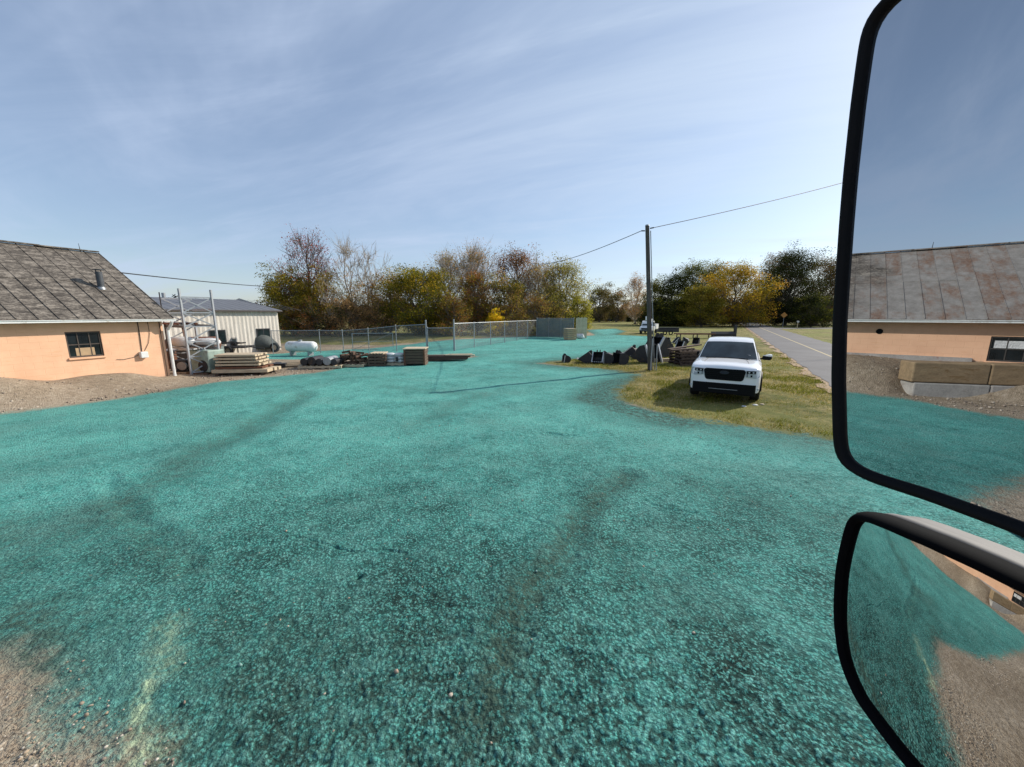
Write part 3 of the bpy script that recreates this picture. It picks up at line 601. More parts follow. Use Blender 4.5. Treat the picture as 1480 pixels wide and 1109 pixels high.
# ------------------------------------------------------------------ chain-link fences
def fence(pts, h, label, spacing=2.6, tall=(), slat=None, rail=True):
    p0 = Vector((*pts[0], 0)); root = empty('chain_link_fence', (p0.x, p0.y, tz(p0.x, p0.y)), 0, label, 'fence')
    inv = Matrix.Translation(-Vector(root.location)); top = []; V = []; U = []; s_ = 0
    P_all = []
    for a, b in zip(pts[:-1], pts[1:]):
        L = math.dist(a, b); n = max(1, round(L / spacing))
        for i in range(n): P_all.append((a[0] + (b[0] - a[0]) * i / n, a[1] + (b[1] - a[1]) * i / n))
    P_all.append(pts[-1])
    mb = MB(); me_v = []; uv = []
    for i, (x, y) in enumerate(P_all):
        z_ = tz(x, y); lean = rnd.uniform(-.02, .02); hh_ = h + (.25 if i in tall or (i - len(P_all)) in tall else .04); r = .05 if i in tall or (i - len(P_all)) in tall else .03
        o = MB().tube([(x, y, z_ - .2), (x + lean, y, z_ + hh_)], r, 8).tube([(x + lean, y, z_ + hh_), (x + lean, y, z_ + hh_ + .04)], [r * 1.25, r * .4], 8)
        ob = o.build('post', M['galv'], root, True); ob.location = inv.to_translation()
        top.append(Vector((x, y, z_ + h)))
        if i: s_ += math.dist(P_all[i - 1], (x, y))
        me_v += [(x, y - .035, z_ + .04), (x, y - .035, z_ + h)]; uv += [(s_, 0), (s_, h)]
    tr = MB().tube(top, .024, 6).build('top_rail', M['galv'], root, True); tr.location = inv.to_translation()
    k = MB().add(me_v, [(2 * i, 2 * i + 2, 2 * i + 3, 2 * i + 1) for i in range(len(P_all) - 1)])
    me = bpy.data.meshes.new('mesh_panel'); me.from_pydata(k.v, [], k.f); ul = me.uv_layers.new(name='UV')
    for li, lp in enumerate(me.loops): ul.data[li].uv = uv[lp.vertex_index]
    me.materials.append(M['chain']); ob = bpy.data.objects.new('wire_mesh', me); C.objects.link(ob); ob.parent = root; ob.location = inv.to_translation()
    if slat:
        a, b = slat; mb = MB(); A, B = Vector((*a, 0)), Vector((*b, 0)); n = int((B - A).length / .11)
        for i in range(n):
            p = A + (B - A) * (i + .5) / n; d = (B - A).normalized() * .045; z_ = tz(p.x, p.y)
            mb.loft([[p - d + Vector((0, .02, z_ + .05)), p + d + Vector((0, .02, z_ + .05)), p + d + Vector((0, .035, z_ + .05)), p - d + Vector((0, .035, z_ + .05))], [p - d + Vector((0, .02, z_ + h - .06)), p + d + Vector((0, .02, z_ + h - .06)), p + d + Vector((0, .035, z_ + h - .06)), p - d + Vector((0, .035, z_ + h - .06))]])
        ob = mb.build('privacy_slats', M['slat'], root); ob.location = inv.to_translation()
    return root
PA = at(617, 500, 25.5); PB = at(657, 500, 26.0)
fence([(-18.6, 29.6), (-15.3, 30.4), (PA.x, 25.5)], 1.80, 'galvanised chain link fence running from the steel shed to the gate post', 2.4, tall=(-1,))
fence([(PA.x + .06, 25.5), (PB.x - .06, 25.98)], 1.55, 'closed chain link gate panel between the two taller gate posts', 3.2)
SA = at(776, 480, 41.0); SB = at(829, 480, 39.0)
fence([(PB.x, 26.0), (SA.x - .02, 41.0)], 1.83, 'chain link fence running back from the gate post to the slatted panels', 2.6, tall=(0,))
fence([(SA.x, 41.05), (SB.x, SB.y)], 2.05, 'fence section filled with grey green privacy slats', 1.3, slat=((SA.x, 41.05), (SB.x, SB.y)))
# gate leaf standing open inside the yard
gt = empty('yard_gate', (-13.2, 31.6, tz(-13.2, 31.6)), R(14), 'galvanised tube gate leaf behind the long fence', 'gate')
MB().bar((0, 0, .1), (0, 0, 1.5), .05).bar((3.2, 0, .1), (3.2, 0, 1.5), .05).bar((0, 0, .12), (3.2, 0, .12), .045).bar((0, 0, 1.48), (3.2, 0, 1.48), .045).build('gate_frame', M['galv'], gt)
MB().bar((0, .003, .8), (3.2, .003, .8), .03).bar((0, .03, .12), (3.2, .03, 1.48), .025).build('brace', M['galv'], gt)
# cream board screen and pallet leaning at the slatted corner
cs = empty('board_screen', (SB.x + .25, SB.y + .1, 0), R(10), 'cream board screen at the end of the slatted fence', 'screen')
mb = MB()
for k in range(7): mb.box(k * .17, k * .17 + .155, 0, .03, .05, 2.1 + .05 * (k % 2))
mb.build('boards', M['cream_board'], cs); MB().box(-.02, 1.2, .031, .08, .5, .6).box(-.02, 1.2, .031, .08, 1.5, 1.6).build('rail', M['wood_old'], cs)
bx_ = at(824, 484, 37.5)
cb_ = empty('wooden_crate', (bx_.x, 37.5, 0), R(20), 'small tan crate standing in front of the slatted fence corner', 'crate')
mb = MB()
for k in range(5): mb.box(-.5, .5, -.42, -.39, .06 + k * .2, .22 + k * .2); mb.box(-.5, -.47, -.388, .4, .06 + k * .2, .22 + k * .2); mb.box(.47, .5, -.388, .4, .06 + k * .2, .22 + k * .2)
mb.build('side_boards', M['cardboard'], cb_); MB().box(-.45, .45, -.37, .4, 0, .06).build('base', M['wood_pale'], cb_); MB().box(-.52, .52, -.44, .44, 1.06, 1.1).build('lid', M['wood_pale'], cb_)
ss = gp(831, 489); MB().tube([(ss.x, ss.y - .8, .28), (ss.x + .6, ss.y - .8, .24), (ss.x + .8, ss.y - .7, .1)], [.24, .3, .12], 10).build('white_sack', M['tarp_white'], None, True)
tag(bpy.data.objects['white_sack'], 'white lumpy sack lying beside the tan crate', 'sack')

# ------------------------------------------------------------------ utility pole and wires
pb = gp(940, 535); hz_ = 5.92
top_p = at(935.5, 327, 16.2)
pole = empty('utility_pole', (pb.x, pb.y, 0), 0, 'dark wooden utility pole standing on the grass tip', 'pole')
tl = top_p - pb
MB().tube([(0, 0, -.2), tl * .5, tl], [.105, .09, .078], 14).build('post', M['pole_wood'], pole, True)
MB().tube([tl + Vector((0, 0, 0)), tl + Vector((0, 0, .05))], [.084, .07], 14).build('cap', M['galv'], pole, True)
MB().tube([Vector((.17, -.02, 0)), tl * .5 + Vector((.135, -.03, 0)), tl * .97 + Vector((.12, -.03, 0))], .018, 6).build('ground_wire', M['galv'], pole)
MB().tube([Vector((.22, -.1, -.05)), Vector((.2, -.08, 1.1))], .022, 6).tube([Vector((-.05, -.17, -.05)), Vector((-.06, -.165, 1.4))], .035, 6).build('conduit', M['galv'], pole)
MB().tube([tl * .985 + Vector((.10, -.02, 0)), tl * .985 + Vector((.24, -.06, .02))], .025, 6).tube([tl * .97 + Vector((-.10, 0, 0)), tl * .97 + Vector((-.24, 0, 0))], .025, 6).build('insulator', M['dark_steel'], pole)
def wire(name, a, b, sag, r, label, mt='cable', r0=None):
    a, b = Vector(a), Vector(b); pts = [a + (b - a) * t_ + Vector((0, 0, -sag * 4 * t_ * (1 - t_))) for t_ in [i / 24 for i in range(25)]]
    return tag(MB().tube(pts, [(r0 or r) + (r - (r0 or r)) * i / 24 for i in range(25)], 6).build(name, M[mt], None, True), label, 'cable')
c0_ = pb + tl * .985 + Vector((.24, -.06, .02))
wire('overhead_cable', c0_, c0_ + (at(1330, 214, 26.0) - c0_) * 2.2, .75, .034, 'thick overhead cable running from the pole up toward the truck mirror', r0=.014)
wire('overhead_cable', pb + tl * .97 + Vector((-.24, 0, 0)), at(768, 381, 52), .5, .028, 'overhead cable running from the pole back to the far tree line', r0=.013)
wire('overhead_cable', at(120, 388, 19.0), at(470, 416, 60), .35, .032, 'thin overhead cable crossing behind the mossy roof above the steel shed')

# ------------------------------------------------------------------ pallet rack with clutter
rk = empty('pallet_rack', (-12.95, 15.2, 0), 0, 'tall empty grey steel pallet rack frame beside the shed corner', 'rack')
def upright(p, q, h):
    p, q = Vector(p), Vector(q); mb = MB(); mb.bar(p, p + Vector((0, 0, h)), .075, .06).bar(q, q + Vector((0, 0, h)), .075, .06)
    f = mb.build('upright_frame', M['rack_paint'], rk)
    mb = MB(); zl = [.12, .75, 1.35, 1.95, 2.5, 3.1]
    for i, z_ in enumerate(zl):
        mb.bar(p + Vector((0, 0, z_)), q + Vector((0, 0, z_)), .045)
        if i < 5:
            mb.bar(p + Vector((0, .02, z_)), q + Vector((0, .02, zl[i + 1])), .04); mb.bar(q + Vector((0, -.02, z_)), p + Vector((0, -.02, zl[i + 1])), .04) if i != 2 else None
    mb.build('lacing', M['rack_paint'], f); return f
fa, fb_ = Vector((0, 0, 0)), Vector((.60, .82, 0)); off = Vector((-1.95, 1.35, 0))
upright(fa, fb_, 3.42); upright(fa + off, fb_ + off, 2.1); MB().tube([fa + off + Vector((.02, -.08, 0)), fa + off + Vector((.02, -.08, 3.35))], .022, 6).build('pole', M['dark_steel'], rk)
for z_ in (1.05, 1.95, 2.62):
    for base in (fa, fb_):
        if z_ == 2.62 and base is fa: continue
        MB().bar(base + Vector((0, 0, z_)), base + off + Vector((0, 0, z_)), .05, .10).build('beam', M['rack_paint'] if z_ != 1.95 else M['dark_steel'], rk)
for p in (fa, fb_, fa + off, fb_ + off): MB().box(p.x - .08, p.x + .08, p.y - .08, p.y + .08, 0, .015).build('foot_plate', M['dark_steel'], rk)
# extra cross-bracing toward the building
MB().bar((-.55, .75, .1), (-.95, 1.0, 1.9), .045).build('leaning_rail', M['rust'], rk)

def place(name, px, py, label, cat, rz=0, group=None):
    p = gpt(px, py); return empty(name, p, rz, label, cat, group)
def tyre_mesh(mb, c, axis, r, w, n=24):
    c, axis = Vector(c), Vector(axis).normalized(); u = axis.orthogonal().normalized(); v_ = axis.cross(u)
    prof = [(-w / 2, r * .6), (-w / 2, r * .9), (-w * .38, r * .985), (0, r), (w * .38, r * .985), (w / 2, r * .9), (w / 2, r * .6)]
    rings = [[c + axis * a + (u * math.cos(2 * math.pi * k / n) + v_ * math.sin(2 * math.pi * k / n)) * rr_ for a, rr_ in prof] for k in range(n)]
    k0 = len(mb.v); m_ = len(prof); mb.v += [tuple(p) for r__ in rings for p in r__]
    for i in range(n):
        for j in range(m_): mb.f.append((k0 + i * m_ + j, k0 + i * m_ + (j + 1) % m_, k0 + ((i + 1) % n) * m_ + (j + 1) % m_, k0 + ((i + 1) % n) * m_ + j))
    return mb
# pale green machine cabinet with its dark fan opening
cbn = place('machine_cabinet', 292, 541, 'pale green steel machine cabinet with a round black opening', 'machine', R(-12))
MB().box(-.62, .42, 0, .75, .08, .98).build('housing', M['mint'], cbn, bevel=.04)
MB().cyl((.12, -.012, .34), (.12, .02, .34), .24, 24).build('fan_opening', M['black_steel'], cbn)
MB().bar((-.62, -.12, .05), (.42, -.12, .05), .06, .05).bar((-.62, .6, .05), (.42, .6, .05), .06, .05).build('skid', M['wood_old'], cbn)
MB().tube([(-.4, .1, .98), (-.4, .1, 1.06), (.2, .1, 1.08), (.2, .1, .98)], .02, 6).build('lifting_handle', M['galv'], cbn)
# heavy grey pump carcass
pm = place('engine_pump', 262, 540, 'dark greasy engine block standing on the ground under the rack', 'engine', R(15))
MB().box(-.30, .25, 0, .5, .06, .55).cyl((-.32, .25, .34), (.3, .25, .34), .17).build('engine_block', M['dark_steel'], pm, bevel=.03)
MB().cyl((.1, -.10, .32), (.1, 0, .32), .17).cyl((-.18, -.08, .2), (-.18, 0, .2), .09).build('pulley', M['galv'], pm, True)
MB().bar((-.4, -.05, .03), (.4, -.05, .03), .07, .06).bar((-.4, .45, .03), (.4, .45, .03), .07, .06).build('skid', M['wood_pale'], pm)
# wrapped bales on the low rack shelf level
def sack(p, sx_, sy_, sz_, mt, name, label, cat, seed):
    q = random.Random(seed); n, m_ = 14, 9; rings = []
    for i in range(m_):
        a = math.pi * i / (m_ - 1); zc = -math.cos(a); rr_ = math.sin(a) ** .55
        rings.append([Vector((math.cos(2 * math.pi * k / n) * rr_ * sx_ * q.uniform(.92, 1.05), math.sin(2 * math.pi * k / n) * rr_ * sy_ * q.uniform(.92, 1.05), (zc + 1) * sz_ / 2 * q.uniform(.97, 1.02))) for k in range(n)])
    o = MB().loft(rings, False).build(name, M[mt], None, 'all'); o.location = p; return tag(o, label, cat)
sack((-13.75, 15.95, 1.10), .46, .34, .42, 'tarp_white', 'wrapped_bale', 'white plastic wrapped bale on the rack near the downspout', 'bale', 3)
sack((-13.05, 16.35, 1.10), .52, .36, .34, 'tarp_white', 'wrapped_bale', 'dirty white wrapped bale on the rack between the two uprights', 'bale', 5)
sh = MB()
for k in range(5): sh.bar((-12.9 + .05, 15.42 + k * .16, 1.085), (-14.85, 16.80 + k * .16, 1.085), .14, .03)
o = sh.build('shelf_deck', M['wood_old'], rk); o.matrix_parent_inverse = Matrix.Translation(-Vector(rk.location))
blr = place('boiler_tank', 283, 520, 'dark rusty steel tank lying behind the pallet rack', 'tank', R(20))
MB().tube([(-1.3, 0, .9), (-1.22, 0, .9), (-1.1, 0, .9), (1.1, 0, .9), (1.22, 0, .9), (1.3, 0, .9)], [.12, .32, .42, .42, .32, .12], 20).build('shell', M['rust'], blr, True)
MB().box(-.9, -.75, -.35, .35, 0, .6).box(.75, .9, -.35, .35, 0, .6).build('saddle', M['dark_steel'], blr)
sc = place('scrap_trailer', 330, 513, 'low dark flatbed trailer piled with scrap behind the lumber', 'trailer', R(8))
MB().box(-1.8, 1.6, -.7, .7, .55, .68).build('bed', M['dark_steel'], sc)
mb = MB()
for k in range(14): p = Vector((rnd.uniform(-1.6, 1.4), rnd.uniform(-.5, .5), rnd.uniform(.72, .95))); mb.bar(p, p + Vector((rnd.uniform(-.9, .9), rnd.uniform(-.4, .4), rnd.uniform(-.1, .25))), rnd.uniform(.06, .2), rnd.uniform(.05, .16))
mb.build('scrap_load', M['black_steel'], sc)
for x in (-.5, .4): tyre_mesh(MB(), (x, -.75, .36), (0, 1, 0), .36, .2).build('wheel', M['tyre'], sc, True)
MB().bar((1.6, 0, .6), (2.6, 0, .45), .08).build('drawbar', M['dark_steel'], sc)
# odds and ends round the rack
for i, (px, py, rr_, hh_, mt, lb) in enumerate(((303, 528, .29, .86, 'black_steel', 'black steel drum standing behind the pale green cabinet'), (247, 533, .27, .8, 'rust', 'rusty drum half hidden behind the shed downspout'), (318, 518, .28, .85, 'slat', 'grey green drum standing behind the dark pallets'))):
    q = place('steel_drum', px, py, lb, 'drum', i)
    MB().tube([(0, 0, 0), (0, 0, hh_ * .33 - .02), (0, 0, hh_ * .33), (0, 0, hh_ * .33 + .02), (0, 0, hh_ * .66 - .02), (0, 0, hh_ * .66), (0, 0, hh_ * .66 + .02), (0, 0, hh_)], [rr_, rr_, rr_ * 1.035, rr_, rr_, rr_ * 1.035, rr_, rr_], 20).build('barrel', M[mt], q, True)
    MB().tube([(0, 0, hh_), (0, 0, hh_ + .02)], rr_ * 1.03, 20).build('lid', M['dark_steel'], q, True)
q = empty('pipe_bundle', (-13.9, 16.2, 2.01), R(-35), 'bundle of dark pipes lying across the upper beams of the pallet rack', 'pipes')
for k in range(5): MB().cyl((-1.0 + .05 * k, -.35 + k * .16, .045), (.95 - .04 * k, -.35 + k * .16, .045), .045, 10).build('pipe', M['dark_steel' if k % 2 else 'rust'], q, True)
q = place('tool_box', 268, 523, 'dark steel tool chest behind the engine block', 'chest', R(12))
MB().box(-.6, .5, -.3, .35, .1, .62).build('chest_body', M['dark_steel'], q, bevel=.02); MB().box(-.62, .52, -.32, .37, .625, .70).build('lid', M['tarp_white'], q, bevel=.02)
q = place('frame_trestle', 333, 512, 'grey tubular trestle standing before the steel shed window', 'trestle', R(-6))
MB().bar((-.7, 0, 1.25), (.7, 0, 1.25), .05).bar((-.68, 0, .0), (-.68, 0, 1.225), .05).bar((.68, 0, 0), (.68, 0, 1.225), .05).bar((-.655, 0, .5), (.655, 0, .5), .04).build('tube_frame', M['galv'], q)
MB().box(-.62, .62, -.012, .012, .55, 1.2).build('wire_panel', M['slat'], q)
# tarp-covered machine with a wheel
tm = place('covered_machine', 376, 508, 'rounded machine under a dark grey tarpaulin in front of the steel shed', 'machine', R(6))
rings = []
q = random.Random(4)
for i in range(17):
    u_ = i / 16; x = -1.9 + 3.5 * u_; hh_ = 1.45 * (math.sin(math.pi * min(1, u_ * 1.02 + .03)) ** .45) * (.7 + .3 * math.sin(u_ * 2.6)); w_ = .8 * (math.sin(math.pi * min(.98, u_ + .02)) ** .3)
    rings.append([Vector((x + q.uniform(-.03, .03), -w_ * c_, .25 + max(.05, hh_ - .1) * s__ + q.uniform(-.02, .02))) for c_, s__ in ((1, 0), (1.02, .35), (.9, .72), (.5, .95), (0, 1), (-.5, .95), (-.9, .72), (-1.02, .35), (-1, 0))])
MB().loft(rings, True).build('tarpaulin', M['tarp_grey'], tm, 'all')
tyre_mesh(MB(), (1.55, -.75, .38), (.2, 1, 0), .38, .22).build('wheel', M['tyre'], tm, True); tyre_mesh(MB(), (-1.2, -.8, .3), (0, 1, 0), .3, .18).build('wheel', M['tyre'], tm, True)
MB().cyl((1.55, -.85, .38), (1.57, -.7, .38), .2, 16).build('wheel_hub', M['wood_pale'], tm)
# propane tank
pt = place('propane_tank', 436, 514, 'white horizontal propane tank beside the fence', 'tank', R(-8))
MB().tube([(-1.15, 0, .68), (-1.12, 0, .68), (-1.05, 0, .68), (-.9, 0, .68), (1.0, 0, .68), (1.15, 0, .68), (1.24, 0, .68), (1.28, 0, .68)], [.1, .25, .34, .39, .39, .33, .22, .06], 24).build('shell', M['white_metal'], pt, True)
MB().cyl((0, 0, 1.05), (0, 0, 1.17), .13).build('valve_dome', M['galv'], pt, True)
for x in (-.7, .75): MB().box(x - .06, x + .06, -.28, .28, 0, .36).build('leg', M['galv'], pt)

# ------------------------------------------------------------------ lumber and pallets on the left bank
def pallet(mb, c, rz, L=1.2, Wd=1.0, slats=6, h=.13, T0=None):
    T = Matrix.Translation(Vector(c)) @ Matrix.Rotation(rz, 4, 'Z')
    for k in range(slats):
        x = -L / 2 + .05 + k * (L - .1) / (slats - 1); mb.box(x - .05, x + .05, -Wd / 2, Wd / 2, h - .02, h, T)
        if k % 2 == 0: mb.box(x - .05, x + .05, -Wd / 2, Wd / 2, 0, .02, T)
    for y in (-Wd / 2 + .04, 0, Wd / 2 - .04): mb.box(-L / 2, L / 2, y - .035, y + .035, .0205, h - .0205, T)
lum = place('lumber_stack', 352, 540, 'stack of pale sawn planks with snow white ends on bearers, beside the rack', 'lumber', R(8))
lb = 0
for row in range(6):
    mb = MB(); ln = 2.15 - .06 * row
    if row == 0:
        for k in range(4): mb.box(-.9 + rnd.uniform(-.03, .03), 1.25 + rnd.uniform(-.1, .1), -.5 + k * .26, -.27 + k * .26, .10, .23)
        o = mb.build('plank_layer', M['wood_pale'], lum)
    else:
        z_ = .12 + row * .125
        for k in range(5): j = rnd.uniform(-.06, .06); mb.box(-.85 + j, .95 - .05 * row + rnd.uniform(-.05, .05), -.36 + k * .2, -.18 + k * .2, z_, z_ + .075)
        o = mb.build('plank_layer', M['wood_pale'] if row > 1 else M['rust'], lum)
        MB().box(-.7, -.6, -.34, .6, z_ - .045, z_ - .003).box(.6, .7, -.34, .6, z_ - .045, z_ - .003).build('spacer', M['wood_dark'], lum)
MB().box(-.8, -.68, -.5, .6, 0, .098).box(.9, 1.02, -.5, .6, 0, .098).build('bearer', M['wood_dark'], lum)
pst = place('pallet_stack', 322, 536, 'stack of dark weathered pallets left of the pale planks', 'pallets', R(4))
for k in range(5):
    mb = MB(); pallet(mb, (rnd.uniform(-.03, .03), rnd.uniform(-.03, .03), k * .142), rnd.uniform(-.04, .04), .95); mb.build('pallet', M['wood_dark'] if k < 4 else M['rust'], pst)
# flat bits further along
fl = place('timber_bundle', 420, 530, 'loose pale boards lying flat left of the black drums', 'timber', R(14))
mb = MB()
for k in range(7): mb.bar((-1.0 + rnd.uniform(-.2, .1), -.3 + k * .12, .06 + .05 * (k % 3)), (1.1 + rnd.uniform(-.2, .2), -.25 + k * .12, .10 + .06 * (k % 3)), .12, .045)
mb.build('boards', M['wood_pale'], fl); MB().box(-.7, -.1, -.42, .3, .02, .20).build('black_box', M['black_steel'], fl)
tr_ = place('trough_pallet', 468, 531, 'black rolled rubber pieces lying on a pale pallet', 'pallet', R(6))
mb = MB(); pallet(mb, (0, 0, 0), 0, 1.9, 1.0, 8); mb.build('pallet', M['wood_pale'], tr_)
for x, r_, mt in ((-.65, .17, 'black_steel'), (-.3, .2, 'black_steel'), (.02, .16, 'dark_steel'), (.36, .19, 'galv'), (.66, .15, 'dark_steel')):
    MB().tube([(x - .05, -.42, .14 + r_), (x, 0, .14 + r_), (x + .03, .42, .14 + r_)], [r_ * .96, r_, r_ * .95], 14).build('roll', M[mt], tr_, True)
lg = place('firewood_heap', 514, 529, 'heap of split logs stacked on a dark pallet', 'firewood', R(-5))
mb = MB(); pallet(mb, (0, 0, 0), 0, 1.25, 1.0, 6); mb.build('pallet', M['wood_pale'], lg)
mb = MB()
for k in range(46):
    lv = k // 14; x = -.56 + (k % 14) * .085 + rnd.uniform(-.03, .03); y = rnd.uniform(-.4, .1); z_ = .17 + lv * .16 + rnd.uniform(-.03, .03)
    if lv == 3: x = -.3 + (k % 14) * .16
    if k % 3: mb.bar((x, y, z_), (x + rnd.uniform(-.08, .08), y + .4, z_ + rnd.uniform(-.04, .04)), rnd.uniform(.08, .15), rnd.uniform(.08, .13))
    else: mb.bar((x - .15, y, z_), (x + .2, y + .1, z_ + rnd.uniform(-.05, .1)), rnd.uniform(.07, .12), rnd.uniform(.07, .1))
mb.build('split_logs', mat('split_logs', (.10, .06, .04), .9, 0, .5, 5, .5, stain=(.38, .3, .2)), lg)
ps2 = place('pallet_stack', 549, 528, 'short square stack of brown pallets between the firewood and the white sacks', 'pallets', R(2))
for k in range(4):
    mb = MB(); pallet(mb, (rnd.uniform(-.02, .02), 0, k * .145), rnd.uniform(-.03, .03), .85, .9); mb.build('pallet', M['wood_old'], ps2)
mb = MB()
for k in range(5): mb.box(-.34 + k * .14, -.24 + k * .14, -.4, .4, .585, .63)
mb.build('top_boards', M['wood_pale'], ps2)
q = place('bagged_pallet', 573, 527, 'pallet of white bags next to the brown pallet crate', 'pallet', R(3))
mb = MB(); pallet(mb, (0, 0, 0), 0, .95, .9); mb.build('pallet', M['wood_pale'], q)
for k in range(6):
    o = sack((0, 0, 0), .27, .22, .17, 'tarp_white', 'bag', None, None, 40 + k); o.parent = q; o.location = (-.22 + .44 * (k % 2), -.2, .13 + .15 * (k // 2))
MB().box(.08, .2, -.44, -.42, .2, .42).build('dark_label', M['dark_steel'], q)
q = place('slatted_crate', 602, 527, 'tall brown slatted wooden crate with pale lid', 'crate', R(4))
mb = MB()
for k in range(5):
    z_ = .1 + k * .135; mb.box(-.5, .5, -.5, -.475, z_, z_ + .095); mb.box(.477, .5, -.474, .5, z_, z_ + .095); mb.box(-.5, -.477, -.474, .5, z_, z_ + .095); mb.box(-.476, .476, .475, .5, z_, z_ + .095)
mb.build('side_slats', M['wood_old'], q)
MB().box(-.47, .47, -.472, .47, .08, .74).build('contents', M['wood_dark'], q)
MB().box(-.54, .54, -.54, .54, .79, .83).build('lid', M['wood_pale'], q); MB().box(-.5, -.4, -.5, .5, 0, .099).box(.4, .5, -.5, .5, 0, .099).build('runner', M['wood_old'], q)
for x in (-.46, .46): MB().box(x - .04, x + .04, -.525, -.501, .08, .78).build('corner_post', M['rust'], q)
q = place('timber_bundle', 650, 521, 'low long bundle of dark timbers with two pale boards on top, nearest the gate', 'timber', R(3))
mb = MB()
for k in range(8): mb.bar((-1.25 + rnd.uniform(-.1, .1), -.35 + k * .1, .12 + .09 * (k % 2)), (1.0 + rnd.uniform(-.1, .1), -.35 + k * .1, .12 + .09 * (k % 2)), .09, .10)
mb.build('timbers', M['wood_dark'], q); MB().bar((-.2, -.1, .30), (1.35, -.15, .29), .2, .05).bar((-.1, .2, .30), (1.2, .2, .31), .18, .05).build('pale_boards', M['wood_pale'], q)

# ------------------------------------------------------------------ excavator buckets in a row
def bucket(loc, rz, s, label, tilt=0, teeth=4):
    a_w = rnd.uniform(-.6, .6)
    root = empty('digging_bucket', loc, rz, label, 'digger bucket', 'digger buckets laid out on the grass')
    T = Matrix.Rotation(tilt, 4, 'X')
    prof = [(.05, .95), (-.28, .80), (-.46, .52), (-.44, .24), (-.25, .05), (.05, 0), (.42, .02), (.62, .03)]
    w = .42
    outer = [(y * s, z_ * s) for y, z_ in prof]; inner = [((y * .94 + .012) * s, (z_ * .93 + .035) * s) for y, z_ in prof]
    rings = [[T @ Vector((x * s, y, z_)) for y, z_ in outer + inner[::-1]] for x in (-w, w)]
    MB().loft(rings).build('shell', M['black_steel'], root)
    for sx_ in (-1, 1):
        f = [T @ Vector((sx_ * w * s, y, z_)) for y, z_ in outer]; gg = [p + T @ Vector((sx_ * .03 * s, 0, 0)) for p in f]
        MB().loft([f, gg]).build('side_plate', M['black_steel'], root)
        e = [T @ Vector((sx_ * (w + .005) * s, .05 * s, .95 * s)), T @ Vector((sx_ * (w + .005) * s, .62 * s, .03 * s))]
        MB().bar(e[0], e[1], .085 * s, .07 * s, up=T @ Vector((1, 0, 0))).build('worn_edge', M['worn_steel'] if abs(a_w) < .42 else M['black_steel'], root)
        MB().prism([(-.25 * s, .78 * s), (.10 * s, .93 * s), (.0 * s, 1.12 * s), (-.14 * s, 1.10 * s)], sx_ * .12 * s - .02, sx_ * .12 * s + .02, T).build('mounting_ear', M['black_steel'], root)
    mb = MB()
    for k in range(teeth): x = -w * s + (k + .5) * 2 * w * s / teeth; mb.bar(T @ Vector((x, .58 * s, .03 * s)), T @ Vector((x, .78 * s, .05 * s)), .07 * s, .05 * s)
    mb.build('teeth', M['worn_steel'], root); return root
B_ = [(820, 524, 100, .52, 'smallest black digging bucket alone at the tip of the grass'), (846, 524, 70, .74, 'second black bucket from the grass tip with a worn bright edge'),
      (864, 525, 160, .72, 'black bucket turned backwards, third from the grass tip'), (883, 525, 65, .76, 'black bucket with a long bright lip, fourth from the grass tip'),
      (899, 526, 120, .80, 'wide black bucket nearest the pole in the front row'), (910, 515, 60, .78, 'black bucket standing high behind the front row with silver edge'),
      (935, 524, 200, 1.22, 'large black bucket immediately left of the utility pole'), (921, 519, 20, .6, 'low grey bucket tucked left of the large one')]
B2 = [(950, 516, 110, 1.35, 'tall black plow shaped bucket right of the utility pole'), (966, 514, 75, 1.15, 'broad black bucket behind the cream beam'), (984, 505, 130, .9, 'black bucket at the middle of the back cluster'),
      (953, 499, 60, .8, 'black bucket at the back of the cluster left side'), (964, 496, 150, .85, 'upright black bucket highest in the back row'), (978, 497, 100, .8, 'grey edged bucket in the back row'),
      (993, 497, 65, .85, 'black bucket near the pickup roof in the back row'), (1006, 497, 140, .8, 'last black bucket of the back row behind the pickup')]
for k, (px, py, a, s_, lb) in enumerate(B_ + B2):
    p = gpt(px, py); bucket(p, R(a + rnd.uniform(-12, 12)), s_ * (.84 if k < 8 else (.92 if k < 10 else .68)), lb, R(rnd.uniform(-38, 22)), 4 if k % 2 else 5)
# cream beam, dark pallets by the pickup
q = place('timber_beam', 963, 524, 'pale square beam lying between the pole and the dark pallets', 'beam', R(-4))
MB().box(-.62, .7, -.09, .09, .02, .2).build('beam', M['wood_pale'], q, bevel=.01); MB().box(-.5, -.4, -.12, .12, 0, .019).build('bearer', M['wood_dark'], q)
q = place('pallet_stack', 993, 527, 'dark brown pallet stack behind the pickup bonnet', 'pallets', R(6))
for k in range(5):
    mb = MB(); pallet(mb, (rnd.uniform(-.05, .05), 0, k * .145), rnd.uniform(-.1, .1), 1.3, 1.1); mb.build('pallet', M['wood_dark'] if k != 4 else M['wood_old'], q)
MB().bar((-.9, .2, .75), (.8, .3, .95), .25, .05).bar((-1.0, -.2, .74), (.2, -.1, .80), .2, .05).build('loose_boards', M['wood_old'], q)
